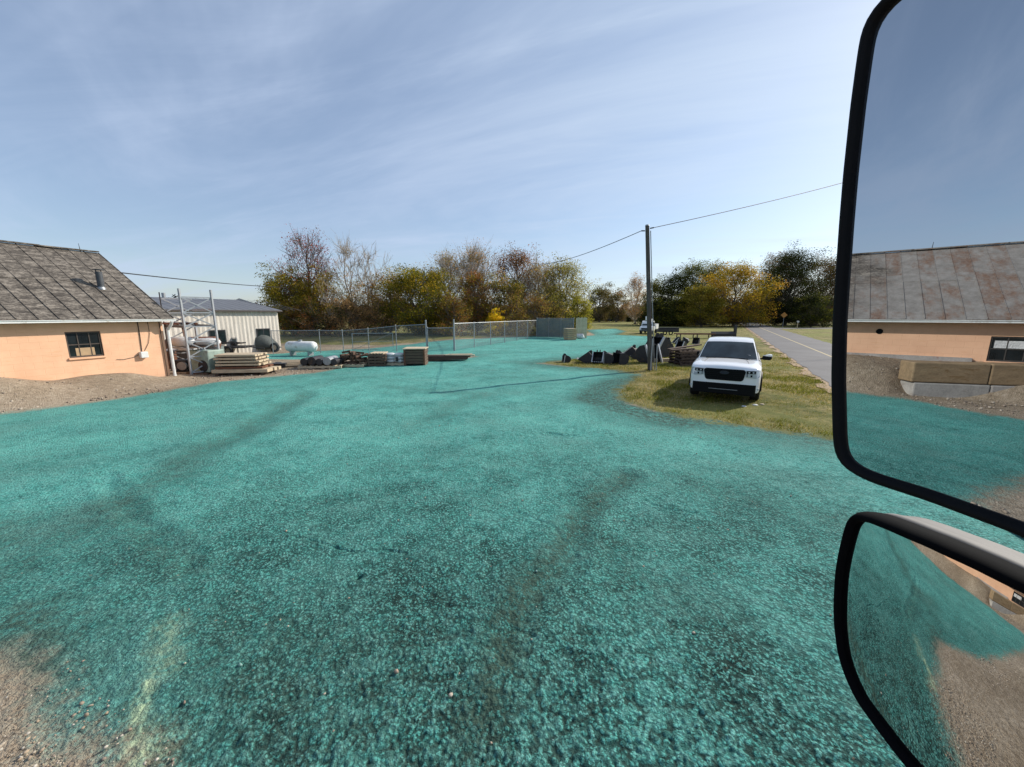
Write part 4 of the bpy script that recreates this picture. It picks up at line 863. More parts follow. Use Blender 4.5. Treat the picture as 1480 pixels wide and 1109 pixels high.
# steel ladder-like frames on the far grass
q = place('roller_conveyor', 1013, 489, 'long low rusty red conveyor frame lying on the far grass', 'conveyor', R(-3))
mb = MB().bar((-2.6, -.5, .45), (1.2, -.5, .45), .06, .12).bar((-2.6, .5, .45), (1.2, .5, .45), .06, .12)
for k in range(16): mb.bar((-2.5 + k * .24, -.5, .46), (-2.5 + k * .24, .5, .46), .07)
mb.build('frame', M['rust'], q)
for x in (-2.3, -.6, 1.0): MB().bar((x, -.5, 0), (x, -.5, .4), .08).bar((x, .5, 0), (x, .5, .4), .08).build('leg', M['dark_steel'], q)
q = place('plow_blade', 1045, 489, 'dark snow plow blade with upright post on the far grass', 'plow', R(10))
MB().prism([(0, 0), (-.16, .2), (-.18, .45), (-.04, .7), (0, .7), (-.12, .45), (-.1, .2), (.04, 0)], -1.5, 1.3).build('blade', M['black_steel'], q)
MB().bar((1.35, 0, 0), (1.35, 0, 1.35), .25, .2).build('marker_post', M['dark_steel'], q)
q = place('steel_hopper', 963, 484, 'dark trailer with pipes parked behind the white bucket truck', 'trailer', R(-6)); q.scale = (.68, .68, .68)
MB().box(-1.6, 1.9, -.8, .8, .5, 1.0).build('bed', M['dark_steel'], q)
MB().cyl((-1.3, -.3, 1.15), (2.0, -.3, 1.15), .16).cyl((-1.4, .2, 1.13), (1.6, .2, 1.13), .14).build('pipe_load', M['black_steel'], q, True)
for x in (-.5, .5): tyre_mesh(MB(), (x, -.85, .38), (0, 1, 0), .38, .22).build('wheel', M['tyre'], q, True)
MB().box(1.91, 1.95, -.5, .5, .55, .95).build('tailgate', M['galv'], q); MB().bar((-1.6, 0, .55), (-2.7, 0, .45), .09).build('drawbar', M['dark_steel'], q)

# ------------------------------------------------------------------ white bucket truck far off
bt = place('bucket_truck', 938, 482, 'small white utility truck parked far off behind the pole', 'truck', R(60)); bt.scale = (.8, .8, .8)
def bev_box(a, name, m_, parent, bv): return MB().box(*a).build(name, m_, parent, bevel=bv)
# cab loft seen front-left
rings = []
for x, zt in ((-2.9, .9), (-2.75, 1.12), (-2.2, 1.25), (-1.75, 1.95), (-1.5, 2.05), (-.55, 2.05), (-.5, 2.0)):
    rings.append([Vector((x, -.95, .55)), Vector((x, -.95, min(zt, 1.2))), Vector((x, -.82, zt)), Vector((x, .82, zt)), Vector((x, .95, min(zt, 1.2))), Vector((x, .95, .55))])
MB().loft(rings).build('cab', M['paint_white'], bt)
MB().add([(-2.17, -.76, 1.30), (-2.17, .76, 1.30), (-1.78, .7, 1.9), (-1.78, -.7, 1.9)], [(0, 1, 2, 3)]).add([(-2.0, -.965, 1.25), (-1.72, -.86, 1.85), (-.75, -.86, 1.85), (-.75, -.965, 1.25)], [(0, 1, 2, 3)]).build('cab_glass', M['windscreen'], bt)
MB().box(-2.94, -2.88, -.7, .7, .68, .95).build('grille', M['black_plastic'], bt); MB().box(-3.05, -2.9, -.95, .95, .42, .62).build('bumper', M['dark_steel'], bt)
bev_box((-.45, 2.3, -1.05, 1.05, .7, 1.55), 'utility_body', M['paint_white'], bt, .04)
MB().box(-.2, .5, -1.07, -1.052, .85, 1.4).box(.7, 1.9, -1.07, -1.052, .85, 1.4).build('locker_door', M['white_metal'], bt)
MB().cyl((.7, 0, 1.55), (.7, 0, 2.35), .26).bar((.7, 0, 2.3), (-1.6, 0, 2.32), .22, .24).build('boom', M['white_metal'], bt)
bev_box((-1.9, -1.45, -.35, .35, 2.15, 2.75), 'lift_bucket', M['paint_white'], bt, .04)
bev_box((1.0, 1.5, -.3, .3, 1.55, 2.35), 'control_tower', M['paint_white'], bt, .03)
for x in (-2.15, 1.25):
    for y in (-.85, .85): w = tyre_mesh(MB(), (x, y, .42), (0, 1, 0), .42, .28).build('wheel', M['tyre'], bt, True); MB().cyl((x, y - .15, .42), (x, y + .15, .42), .2, 14).build('rim', M['rim'], w)
# road sign
q = place('warning_sign', 1131, 474, 'orange diamond warning sign beside the distant road', 'sign', R(-30))
MB().bar((0, 0, 0), (0, 0, 2.4), .07, .05).build('post', M['galv'], q)
T = Matrix.Translation((0, -.04, 2.35)) @ Matrix.Rotation(R(45), 4, 'Y')
MB().box(-.38, .38, -.012, .012, -.38, .38, T).build('sign_face', M['orange_sign'], q)
q = place('mailbox', 1152, 476, 'pale mailbox post under the dark spruce across the road', 'mailbox', R(-30))
MB().bar((0, 0, 0), (0, 0, 1.1), .1).build('post', M['wood_pale'], q); MB().tube([(0, -.3, 1.25), (0, .3, 1.25)], .16, 10).build('box', M['tarp_white'], q)
# roadside litter and stray stones by the pickup
for i, (px, py, lb) in enumerate(((1075, 589, 'small pale stone on the grass in front of the pickup'), (1091, 587, 'larger white stone on the grass right of centre before the pickup'), (1101, 586, 'little tan stone beside the larger white one'))):
    p = gpt(px, py); o = sack(p, .06 + .02 * (i == 1), .05, .05, 'tarp_white' if i < 2 else 'wood_pale', 'stone', lb, 'stone', 60 + i)

# ------------------------------------------------------------------ white pickup facing the camera
HD = R(31.5); f_ = Vector((-math.sin(HD), -math.cos(HD), 0))
pc = gp(1045, 574.3) - f_ * 1.60
car = empty('pickup_truck', (pc.x, pc.y, 0), math.atan2(-f_.x, f_.y), 'white crew cab pickup truck parked on the grass beside the road, facing the camera', 'pickup truck')
car.scale = (.97, .97, .97)
WY = (1.60, -1.47); WR = .365
def lerp_tab(tab, y):
    for (y0, *a), (y1, *b) in zip(tab[:-1], tab[1:]):
        if y0 >= y >= y1: k = (y0 - y) / (y0 - y1 + 1e-9); return [p + (q_ - p) * k for p, q_ in zip(a, b)]
    return tab[-1][1:] if y < tab[-1][0] else tab[0][1:]
# y, half width, bottom, shoulder z, top z (edge), crown z
BT = [(2.52, .70, .36, .88, .97, .985), (2.50, .80, .35, .93, 1.00, 1.03), (2.44, .85, .34, .96, 1.035, 1.075), (2.30, .88, .34, .99, 1.065, 1.11), (2.0, .90, .36, 1.01, 1.09, 1.14), (1.3, .905, .32, 1.02, 1.12, 1.175), (1.1, .922, .30, 1.02, 1.12, 1.16), (-.9, .922, .30, 1.02, 1.12, 1.12), (-2.4, .915, .42, 1.02, 1.13, 1.13), (-2.53, .88, .46, 1.0, 1.10, 1.10)]
ys = sorted(set([2.52, 2.50, 2.47, 2.44, 2.38, 2.3, -.9, -2.45, -2.5, -2.53] + [round(wy + d, 3) for wy in WY for d in (-.44, -.42, -.36, -.26, -.13, 0, .13, .26, .36, .42, .44)] + [.9, .4, 0, -.5]), reverse=True)
rings = []
for y in ys:
    w, zb, zs, zt, zc = lerp_tab(BT, y); za = zb
    for wy in WY:
        if abs(y - wy) < .43: za = max(za, WR + .02 + math.sqrt(max(0, .43 ** 2 - (y - wy) ** 2)))
    half = [(0, max(zb, .45)), (w - .22, max(zb, .45)), (w - .20, za + .0), (w - .015, za + .012), (w, za + .06), (w + .004, (za + zs) / 2 + .05), (w - .004, zs), (w - .03, zs + (zt - zs) * .6), (w - .085, zt), (w * .68, zt + (zc - zt) * .45), (w * .60, zt + (zc - zt) * .55), (w * .3, zc - .004), (0, zc)]
    rings.append([Vector((x, y, z_)) for x, z_ in half] + [Vector((-x, y, z_)) for x, z_ in half[-2:0:-1]])
MB().loft(rings).build('body', M['paint_white'], car, True)
# cab: lower edge sits in the body
GT = [(1.22, .86, 1.10, .80, 1.14), (.55, .86, 1.10, .66, 1.60), (.36, .86, 1.10, .64, 1.675), (.1, .86, 1.10, .635, 1.715), (-.6, .86, 1.10, .63, 1.72), (-1.0, .86, 1.10, .62, 1.69), (-1.08, .85, 1.10, .62, 1.60), (-1.22, .84, 1.10, .70, 1.15)]
rings = []
for y, wb, zb, wt_, zt in GT:
    k = zt - .035
    half = [(wb, zb), (wb - .02, min(zb + .03, k)), (wt_ + .035, k - .01), (wt_, zt - .005), (wt_ * .7, zt + .018), (0, zt + .03)]
    rings.append([Vector((x, y, z_)) for x, z_ in half] + [Vector((-x, y, z_)) for x, z_ in half[-2::-1]])
cab = MB().loft(rings).build('cab', M['paint_white'], car, True)
def surf(y0, y1, a, b, n=8, off=.012):      # curved pane between two cross lines
    pass
mb = MB(); n_ = 14; rows = []
for r_, (y, z_, w) in enumerate(((1.20, 1.145, .775), (.98, 1.315, .735), (.76, 1.475, .69), (.57, 1.605, .645))):
    rows.append([Vector((-w + 2 * w * i / n_, y + .012 + .10 * (1 - abs(-1 + 2 * i / n_) ** 2) * (1 - r_ * .1), z_ + .02 + .022 * (1 - abs(-1 + 2 * i / n_) ** 2))) for i in range(n_ + 1)])
mb.loft(rows, False, False).build('windscreen', M['windscreen'], car, True)
MB().tube([(-.55, 1.285, 1.17), (0, 1.305, 1.19), (.6, 1.27, 1.165)], .012, 6).tube([(.35, 1.31, 1.17), (-.15, 1.17, 1.26)], .008, 5).tube([(-.25, 1.31, 1.17), (-.62, 1.13, 1.22)], .008, 5).build('wiper', M['black_plastic'], car)
MB().box(-.13, .13, .62, .66, 1.50, 1.58).build('rear_view_mirror', M['black_plastic'], car)
for sx_ in (-1, 1):
    for y0, y1, yt0, yt1 in ((.86, .02, .42, .02), (-.06, -.86, -.06, -.80)):
        MB().add([(sx_ * .872, y0, 1.17), (sx_ * .872, y1, 1.17), (sx_ * .695, yt1, 1.60), (sx_ * .695, yt0, 1.60)], [(0, 1, 2, 3)]).build('side_window', M['glass'], car)
    # headlamp: dark housing with bright lens cells and clear corner
    hl = MB()
    hl.loft([[Vector((sx_ * x, y, z_)) for x, y, z_ in ((.52, 2.560, .975), (.74, 2.545, .985), (.835, 2.475, .985), (.865, 2.38, .96), (.855, 2.46, .80), (.76, 2.535, .76), (.525, 2.555, .79))], [Vector((sx_ * x, y - .12, z_)) for x, y, z_ in ((.52, 2.560, .975), (.74, 2.545, .985), (.835, 2.475, .985), (.865, 2.38, .96), (.855, 2.46, .80), (.76, 2.535, .76), (.525, 2.555, .79))]])
    h = hl.build('headlight', M['headlight'], car)
    MB().bar((sx_ * .54, 2.566, .925), (sx_ * .755, 2.546, .93), .014, .075).bar((sx_ * .56, 2.562, .80), (sx_ * .56, 2.562, .89), .03, .014, (1, 0, 0)).build('lamp_cells', M['black_plastic'], h)
    for k in range(2): MB().cyl((sx_ * (.60 + .10 * k), 2.55 - k * .01, .927), (sx_ * (.60 + .10 * k), 2.578 - k * .01, .927), .022, 12).build('lens', M['headlight'], h)
    for k in range(3): MB().box(sx_ * (.56 + .1 * k) - .022, sx_ * (.56 + .1 * k) + .022, 2.54 - .012 * k, 2.566 - .012 * k, .80, .855).build('running_light', M['black_plastic'] if k == 1 else M['headlight'], h)
    # corner trim of lower bumper
    MB().cyl((sx_ * .845, 2.40, .46), (sx_ * .845, 2.475, .46), .028, 12).build('fog_lamp', M['headlight'], car)
    MB().box(sx_ * .925 - .006, sx_ * .925 + .006, .70, .90, .98, 1.0).build('door_handle', M['black_plastic'], car)
def rrect(x, z0, z1, r, n=5):
    out = []
    for cx_0, cz, a0 in ((x - r, z1 - r, 0), (-x + r, z1 - r, 90), (-x + r, z0 + r, 180), (x - r, z0 + r, 270)):
        for k in range(n + 1): a = R(a0 + 90 * k / n); out.append((cx_0 + r * math.cos(a), cz + r * math.sin(a)))
    return out
pr = [(x * (1 - .10 * max(0, (.90 - z_) / .25)), z_) for x, z_ in rrect(.52, .66, .985, .07)]
gr = MB().loft([[Vector((x, 2.40, z_)) for x, z_ in pr], [Vector((x, 2.555 - .03 * abs(x), z_)) for x, z_ in pr], [Vector((x * .95, 2.562 - .03 * abs(x), .82 + (z_ - .82) * .9)) for x, z_ in pr]]).build('grille', M['black_plastic'], car)
mb = MB()
for k in range(5): mb.box(-.44 + (.02 if k < 2 else 0), .44 - (.02 if k < 2 else 0), 2.545, 2.562, .70 + k * .055, .715 + k * .055)
mb.build('grille_bar', M['black_plastic'], gr)
ov = [(.105 * math.cos(2 * math.pi * k / 20), .040 * math.sin(2 * math.pi * k / 20)) for k in range(20)]
MB().loft([[Vector((x, 2.565, .885 + z_)) for x, z_ in ov], [Vector((x, 2.585, .885 + z_)) for x, z_ in ov]]).build('oval_badge', mat('badge_blue', (.02, .025, .04), .4, .2, .1, 5, 0), gr)
MB().loft([[Vector((x * 1.12, 2.560, .885 + z_ * 1.16)) for x, z_ in ov], [Vector((x * 1.12, 2.574, .885 + z_ * 1.16)) for x, z_ in ov]]).build('badge_rim', M['dark_steel'], gr)
# black lower bumper and skid plate
rings = []
for y, w, z0, z1 in ((2.25, .80, .30, .575), (2.42, .80, .28, .575), (2.52, .79, .27, .575), (2.548, .74, .27, .565), (2.56, .60, .28, .56)):
    rings.append([Vector((w, y, z0)), Vector((w, y, z1)), Vector((0, y, z1)), Vector((-w, y, z1)), Vector((-w, y, z0)), Vector((0, y, z0))])
MB().loft(rings).build('front_bumper', M['black_plastic'], car)
MB().box(-.36, .36, 2.561, 2.570, .40, .412).build('skid_strip', M['galv'], car)
MB().box(-.86, .86, -2.3, 2.2, .28, .449).build('underbody', M['black_plastic'], car)
for sx_ in (-1, 1):
    for wy in WY:
        w = tyre_mesh(MB(), (sx_ * .80, wy, WR), (1, 0, 0), WR, .235, 28).build('wheel', M['tyre'], car, True)
        MB().cyl((sx_ * .86, wy, WR), (sx_ * .895, wy, WR), .225, 24).build('rim', M['rim'], w)
        mb = MB()
        for k in range(5): a = 2 * math.pi * k / 5; mb.bar((sx_ * .898, wy, WR), (sx_ * .905, wy + .21 * math.cos(a), WR + .21 * math.sin(a)), .02, .05)
        mb.build('spoke', M['worn_steel'], w)
        arc = [(sx_ * .918, wy + .45 * math.cos(R(a)), WR + .02 + .45 * math.sin(R(a))) for a in range(-5, 186, 10)]
        MB().tube(arc, .028, 6).build('wheel_arch_trim', M['black_plastic'], car, True)
    MB().box(sx_ * .915 - .012, sx_ * .915 + .012, -1.0, 1.12, .28, .36).build('rocker_trim', M['black_plastic'], car)
# driver's mirror out, the other folded against its window
mm = MB().loft([[Vector((-.90 - a, .80 + b, 1.17 + c_)) for a, b, c_ in ((0, 0, 0), (.03, .05, -.04), (.2, .06, -.045), (.265, .03, -.01), (.26, .02, .10), (.2, .03, .125), (.05, .04, .10))], [Vector((-.90 - a, .70 + b, 1.17 + c_)) for a, b, c_ in ((0, 0, 0), (.03, 0, -.04), (.2, .0, -.045), (.265, .0, -.01), (.26, .0, .10), (.2, .0, .125), (.05, .0, .10))]]).build('wing_mirror', M['black_plastic'], car, bevel=.012)
MB().loft([[Vector((-.93 - a, .86 + b, 1.18 + c_)) for a, b, c_ in ((.01, 0, .08), (.16, .01, .105), (.235, -.02, .10), (.24, -.03, .05), (.10, 0, .065))], [Vector((-.93 - a, .70, 1.183 + c_)) for a, b, c_ in ((.01, 0, .08), (.16, .01, .12), (.24, -.02, .105), (.247, -.03, .05), (.10, 0, .065))]]).build('mirror_cap', M['paint_white'], mm)
MB().bar((-.86, .78, 1.15), (-.95, .78, 1.17), .06, .04).build('mirror_arm', M['black_plastic'], mm)
MB().loft([[Vector((.885 + a, .62 + b, 1.15 + c_)) for a, b, c_ in ((0, 0, 0), (.045, -.01, 0), (.05, -.01, .12), (0, 0, .13))], [Vector((.885 + a, .40 + b, 1.15 + c_)) for a, b, c_ in ((0, 0, 0), (.04, 0, .01), (.04, 0, .12), (0, 0, .13))]]).build('wing_mirror', M['black_plastic'], car)
MB().box(-.80, .80, -2.50, -1.25, 1.10, 1.137).build('bed_cover', M['black_plastic'], car)
MB().box(-.60, -.42, 1.11, 1.125, 1.22, 1.28).build('windscreen_sticker', M['tarp_white'], car)
for sx_ in (-1, 1): MB().tube([(sx_ * .50, 1.28, 1.166), (sx_ * .565, 1.9, 1.130), (sx_ * .60, 2.40, 1.058)], .0045, 5).build('bonnet_crease', M['grey_plastic'], car)

# ------------------------------------------------------------------ the truck's two wing mirrors
MU = R(-16.2); mn = np.array([-math.cos(MU), math.sin(MU), 0.]); O_ = np.array([0, 0, H]); M0 = O_ + ray(1340, 455) * .6
def onplane(px, py): d = ray(px, py); return Vector(O_ + d * (((M0 - O_) @ mn) / (d @ mn)))
def resample(P, n):
    P = [Vector(p) for p in P]; L = [0]
    for a, b in zip(P, P[1:] + P[:1]): L.append(L[-1] + (b - a).length)
    out = []; Q = P + P[:1]
    for k in range(n):
        s_ = L[-1] * k / n; i = max(j for j in range(len(P)) if L[j] <= s_ + 1e-9); out.append(Q[i].lerp(Q[i + 1], (s_ - L[i]) / max(1e-9, L[i + 1] - L[i])))
    return out
def smooth_ring(P, it=2):
    for _ in range(it): P = [(P[i - 1] + P[i] * 2 + P[(i + 1) % len(P)]) / 4 for i in range(len(P))]
    return P
inner_px = [(1700, 850), (1480, 757), (1341, 720 - 12), (1262, 684), (1240, 674), (1228, 666), (1222, 652), (1220, 630), (1218, 545), (1220, 464), (1225, 390), (1230, 320), (1236, 250), (1247, 150), (1256, 85), (1262, 47), (1268, 28), (1280, 12), (1300, -5), (1330, -22), (1500, -105), (1700, -200), (1760, -200), (1790, -150), (1790, 800), (1760, 862)]
inner = smooth_ring(resample([onplane(*p) for p in inner_px], 220), 3)
cen = sum(inner, Vector()) / len(inner); n3 = Vector(mn)
wm = empty('wing_mirror', cen, 0, 'large flat black framed truck wing mirror filling the right side of the view', 'truck mirror')
def offset(P, d):
    out = []
    for i, p in enumerate(P):
        tn = (P[(i + 1) % len(P)] - P[i - 1]).normalized(); o = tn.cross(n3); o = o if o.dot(p - cen) > 0 else -o; out.append(p + o * d)
    return out
def rel(P): return [p - cen for p in P]
g_ = MB(); c0 = [p - n3 * .0015 for p in offset(inner, .002)]; k0 = len(g_.v)
g_.v = [tuple(p) for p in rel(c0)]; g_.f = [tuple(range(len(c0)))]; g_.build('mirror_glass', M['mirror'], wm)
TW = .0135
prof = [(-.001, -.004), (.0005, .004), (.004, .009), (.0085, .0075), (TW - .0015, .001), (TW, -.006), (TW - .001, -.03), (TW - .008, -.034), (TW - .05, -.044), (TW - .10, -.048)]
rg = [[p + n3 * h for p in rel(offset(inner, d))] for d, h in prof]
MB().loft(rg[:7], False).build('rim', M['black_plastic'], wm, 'all'); bk = MB().loft(rg[6:8], False)
mid = [v.lerp(-n3 * .05, .30) for v in rg[7]]; mid2 = [v.lerp(-n3 * .055, .97) for v in rg[7]]
bk.loft([rg[7], mid, mid2]).build('housing', M['black_plastic'], wm, 'all')
# convex mirror: gently domed glass measured as a second order surface
QP = (-1.6198739, .08370042, 3.80181399 * .764, 1.83157943 * .764, .46689167 * .764, .72)
def qframe():
    M_ = O_ + ray(1340, 900) * QP[5]; N = np.array([math.sin(QP[0]) * math.cos(QP[1]), math.cos(QP[0]) * math.cos(QP[1]), math.sin(QP[1])])
    T = np.cross([0, 0, 1], N); T /= np.linalg.norm(T); return M_, N, T, np.cross(N, T)
qM, qN, qT, qB = qframe()
def qsurf(a, b): return qM + qT * a + qB * b - qN * (a * a * QP[2] / 2 + b * b * QP[3] / 2 + a * b * QP[4])
def qhit(px, py):
    d = ray(px, py); h = 0
    for _ in range(14):
        t_ = ((qM - qN * h - O_) @ qN) / (d @ qN); p = O_ + t_ * d; a = (p - qM) @ qT; b = (p - qM) @ qB; h = a * a * QP[2] / 2 + b * b * QP[3] / 2 + a * b * QP[4]
    return Vector((a, b, 0))
cin = [(1242, 752), (1262, 757), (1287, 767), (1345, 792), (1410, 822), (1480, 857), (1540, 885), (1575, 930), (1570, 1000), (1550, 1080), (1500, 1180), (1440, 1190), (1380, 1150), (1325, 1109), (1296, 1074), (1267, 1036), (1245, 1006), (1230, 974), (1221, 945), (1216, 905), (1216, 870), (1218, 835), (1223, 805), (1230, 776), (1235, 760)]
ain = smooth_ring(resample([qhit(*p) for p in cin], 200), 3); ac = sum(ain, Vector()) / len(ain)
def aoff(P, d):
    out = []
    for i, p in enumerate(P):
        tn = (P[(i + 1) % len(P)] - P[i - 1]).normalized(); o = Vector((tn.y, -tn.x, 0)); o = o if o.dot(p - ac) > 0 else -o; out.append(p + o * d)
    return out
cm_o = Vector(qsurf(ac.x, ac.y))
cm = empty('spot_mirror', cm_o, 0, 'lower convex black rimmed spot mirror with a sunlit grey housing', 'truck mirror')
NRr = 40; V = []; Fq = []
for i in range(NRr + 1):
    for p in ain: q_ = ac.lerp(p, max(.002, i / NRr) * 1.004); V.append(Vector(qsurf(q_.x, q_.y)) - cm_o)
nn_ = len(ain)
for i in range(NRr):
    for j in range(nn_): Fq.append((i * nn_ + j, i * nn_ + (j + 1) % nn_, (i + 1) * nn_ + (j + 1) % nn_, (i + 1) * nn_ + j))
gm = MB().add(V, Fq); gm.build('mirror_glass', M['mirror_convex'], cm, 'all')
qN_ = Vector(qN)
def cring(d, h): return [Vector(qsurf(p.x, p.y)) - cm_o + qN_ * h for p in aoff(ain, d)]
MB().loft([cring(-.001, -.003), cring(.0007, .005), cring(.004, .010), cring(.0085, .008), cring(.0125, .001), cring(.0138, -.010), cring(.0136, -.024)], False).build('rim', M['rim_rubber'], cm, 'all')
h1 = cring(.0122, -.0245); h2 = cring(.0130, -.048); h2b = cring(.0115, -.050); h2c = cring(.0115, -.053); h3 = cring(.0105, -.082); h4 = cring(-.012, -.115); cc_ = sum(h4, Vector()) / len(h4); h5 = [p.lerp(cc_, .5) - qN_ * .02 for p in h4]; h6 = [p.lerp(cc_, .97) - qN_ * .026 for p in h4]
hs = MB().loft([h1, h2, h2b, h2c, h3, h4, h5, h6]).build('housing', M['grey_plastic'], cm, 'all')
# carrying arm on the far side
am = MB(); A0 = cen + Vector((.10, -.06, .30)) - n3 * .07; A1 = cen + Vector((.10, -.06, -.48)) - n3 * .07
ar = [cen - n3 * .04 + Vector((.0, -.16, .20)), cen - n3 * .09 + Vector((.02, -.20, .20)), cen - n3 * .09 + Vector((.06, -.36, .18)), cen - n3 * .09 + Vector((.08, -.46, .05)), cen - n3 * .09 + Vector((.08, -.48, -.6))]
am.tube([p - cen for p in ar], .014, 10).build('support_arm', M['black_plastic'], wm, True)

# ------------------------------------------------------------------ trees
class TubeNP:
    def __init__(s): s.V = []; s.F = []; s.k = 0
    def add(s, P, rs, n):
        P = np.asarray(P); m_ = len(P); D = np.gradient(P, axis=0); D /= np.linalg.norm(D, axis=1)[:, None] + 1e-9
        ref = np.array([.31, .17, .93]) if abs(D[0, 2]) < .8 else np.array([1, .2, .1]); X = np.cross(D, ref); X /= np.linalg.norm(X, axis=1)[:, None] + 1e-9; Y = np.cross(D, X)
        a = np.arange(n) * 2 * np.pi / n; rs = np.asarray(rs)[:, None, None]
        V = P[:, None, :] + (X[:, None, :] * np.cos(a)[None, :, None] + Y[:, None, :] * np.sin(a)[None, :, None]) * rs
        i = np.arange(m_ - 1)[:, None] * n; j = np.arange(n)[None, :]; j2 = (j + 1) % n
        s.V.append(V.reshape(-1, 3)); s.F.append((np.stack([i + j, i + j2, i + j2 + n, i + j + n], -1).reshape(-1, 4)) + s.k); s.k += m_ * n
    def build(s, name, material, parent): return mesh_np(name, np.concatenate(s.V), np.concatenate(s.F), material, parent, True)
SHAPES = {'round': lambda t: math.sqrt(max(0, 1 - (2 * t - 1) ** 2)) ** .8, 'cone': lambda t: (1 - t) ** .85 + .05, 'vase': lambda t: (.25 + t) * (1 - t ** 5) + .05, 'column': lambda t: .6 + .4 * math.sin(math.pi * t) - .5 * t ** 6,
          'egg': lambda t: math.sqrt(max(0, 1 - ((t - .4) / (.6 if t > .4 else .42)) ** 2)), 'bush': lambda t: math.sqrt(max(0, 1 - t ** 2)) * .9 + .1}
def leafquads(Cn, size, q, flatten=1.0):
    n = len(Cn); a = q.normal(size=(n, 3)); a[:, 2] *= flatten; a /= np.linalg.norm(a, axis=1)[:, None]; b = np.cross(a, q.normal(size=(n, 3))); b /= np.linalg.norm(b, axis=1)[:, None]
    s_ = size * q.uniform(.6, 1.35, n)[:, None]; a *= s_; b *= s_ * q.uniform(.45, .8, n)[:, None]
    V = np.stack([Cn - a, Cn + b * .8 - a * .1, Cn + a, Cn - b * .8 + a * .1], 1).reshape(-1, 3); return V, np.arange(4 * n).reshape(-1, 4)
def tree(name, px, Y, row, wpx, cols, label, cat, n_cl=80, n_leaf=120, size=.17, low=.15, shape='round', bark='bark', tr=.2, twigs=6, seed=1, group=None, stems=1, spread=1.0, base_row=None):
    q = np.random.default_rng(seed); p = at(px, row, Y); X = p.x; zt = p.z; zb = tz(X, Y); h = (zt - zb) * .965; zc_ = Y * cp + (H - (zt + zb) / 2) * sp; cw = wpx / F_ * zc_ / 2
    root = empty(name, (X, Y, zb), 0, label, cat, group); T = TubeNP(); cl = []; env = SHAPES[shape]; cols = np.array(cols)
    trunks = []
    for s_ in range(stems):
        o = q.uniform(-.25, .25, 2) * (stems > 1) * 2; tip = np.array([q.uniform(-.12, .12) * cw + (o[0] * cw * .5 if stems > 1 else 0), q.uniform(-.1, .1) * cw, h * q.uniform(.82, .97)])
        n = 9; P = np.array([[o[0], o[1], -.2]]) * (1 - np.linspace(0, 1, n)[:, None]) + tip[None] * np.linspace(0, 1, n)[:, None]; P[1:-1] += q.normal(size=(n - 2, 3)) * [.05 * cw, .05 * cw, 0]
        rs = tr / math.sqrt(stems) * (1 - np.linspace(0, 1, n) * .88) + .01; rs[0] *= 1.35; T.add(P, rs, 8); trunks.append((P, rs))
    for i in range(n_cl):
        for _ in range(30):
            t = q.uniform(0, 1) ** (.9 if shape != 'cone' else 1.35); e = env(t) * cw; rr_ = e * math.sqrt(q.uniform(.12, 1)); a = q.uniform(0, 2 * math.pi)
            if rr_ > .02: break
        c = np.array([rr_ * math.cos(a), rr_ * math.sin(a), h * (low + (1 - low) * t) - .02 * h]) * [1, 1, 1]; c[:2] += q.normal(size=2) * .08 * cw
        P, rs = trunks[i % stems]; hz0 = max(.08 * h, c[2] - (rr_ * (.9 if shape != 'cone' else .15)) - .08 * h); k = min(.97, max(.05, hz0 / P[-1, 2])); idx = k * (len(P) - 1); i0 = int(idx); b = P[i0] + (P[min(i0 + 1, len(P) - 1)] - P[i0]) * (idx - i0)
        r0 = np.interp(idx, range(len(P)), rs) * .5
        m1 = b + (c - b) * [.45, .45, .30] + q.normal(size=3) * .05 * cw; m2 = b + (c - b) * [.78, .78, .68] + q.normal(size=3) * .04 * cw
        T.add([b, m1, m2, c], [r0, r0 * .6, r0 * .35, .008], 5); cl.append(c)
        for _ in range(twigs):
            s0 = m1 + (c - m1) * q.uniform(.0, 1); e_ = s0 + (c - b) / (np.linalg.norm(c - b) + .1) * q.uniform(.2, .9) * spread * .22 * (cw + 1) + q.normal(size=3) * .12 * (cw + 1) * spread + [0, 0, .07 * (cw + 1)]
            T.add([s0, (s0 + e_) / 2 + q.normal(size=3) * .04, e_], [.028, .016, .006], 3)
            if twigs > 8:
                for _ in range(3): f0 = s0 + (e_ - s0) * q.uniform(.3, 1); T.add([f0, f0 + (e_ - s0) * .35 + q.normal(size=3) * .22 + [0, 0, .15]], [.013, .005], 3)
            if q.uniform() < .28: cl.append(e_)
    T.build('trunk', M[bark], root)
    if n_leaf:
        cl = np.array(cl); sel = q.integers(0, len(cl), int(n_cl * n_leaf * 1.9)); cs_ = cl[sel]; rad = .15 * (cw + h * .25) * spread * .62
        pos = cs_ + np.clip(q.normal(size=cs_.shape), -1.5, 1.5) * rad * [1, 1, .62]
        k = q.integers(0, len(cols), len(cl)); base = cols[k][sel]; swap = q.uniform(size=len(sel)) < .3; base[swap] = cols[q.integers(0, len(cols), swap.sum())]
        col = base * q.uniform(.8, 1.6, (len(sel), 1)) * [2.0, 1.72, 1.3]; ok = pos[:, 2] > .05; pos, col = pos[ok], col[ok]
        V, Fc = leafquads(pos, size * .60, q, .7); mesh_np('crown', V, Fc, M['leaf'], root, cols=np.clip(np.repeat(col, 4, 0), 0, 1))
    return root
GRN = [(.060, .070, .012), (.095, .095, .018), (.040, .05, .010)]; YEL = [(.19, .15, .018), (.14, .12, .018), (.10, .10, .018)]; OLV = [(.125, .12, .028), (.17, .14, .035), (.08, .085, .02)]
TAN = [(.20, .135, .075), (.14, .09, .05), (.26, .19, .11)]; RED = [(.17, .045, .045), (.12, .035, .035), (.24, .06, .055), (.12, .06, .05)]; RUS = [(.15, .07, .03), (.10, .06, .03), (.09, .06, .03)]; DRK = [(.018, .026, .012), (.028, .036, .015), (.012, .018, .010)]
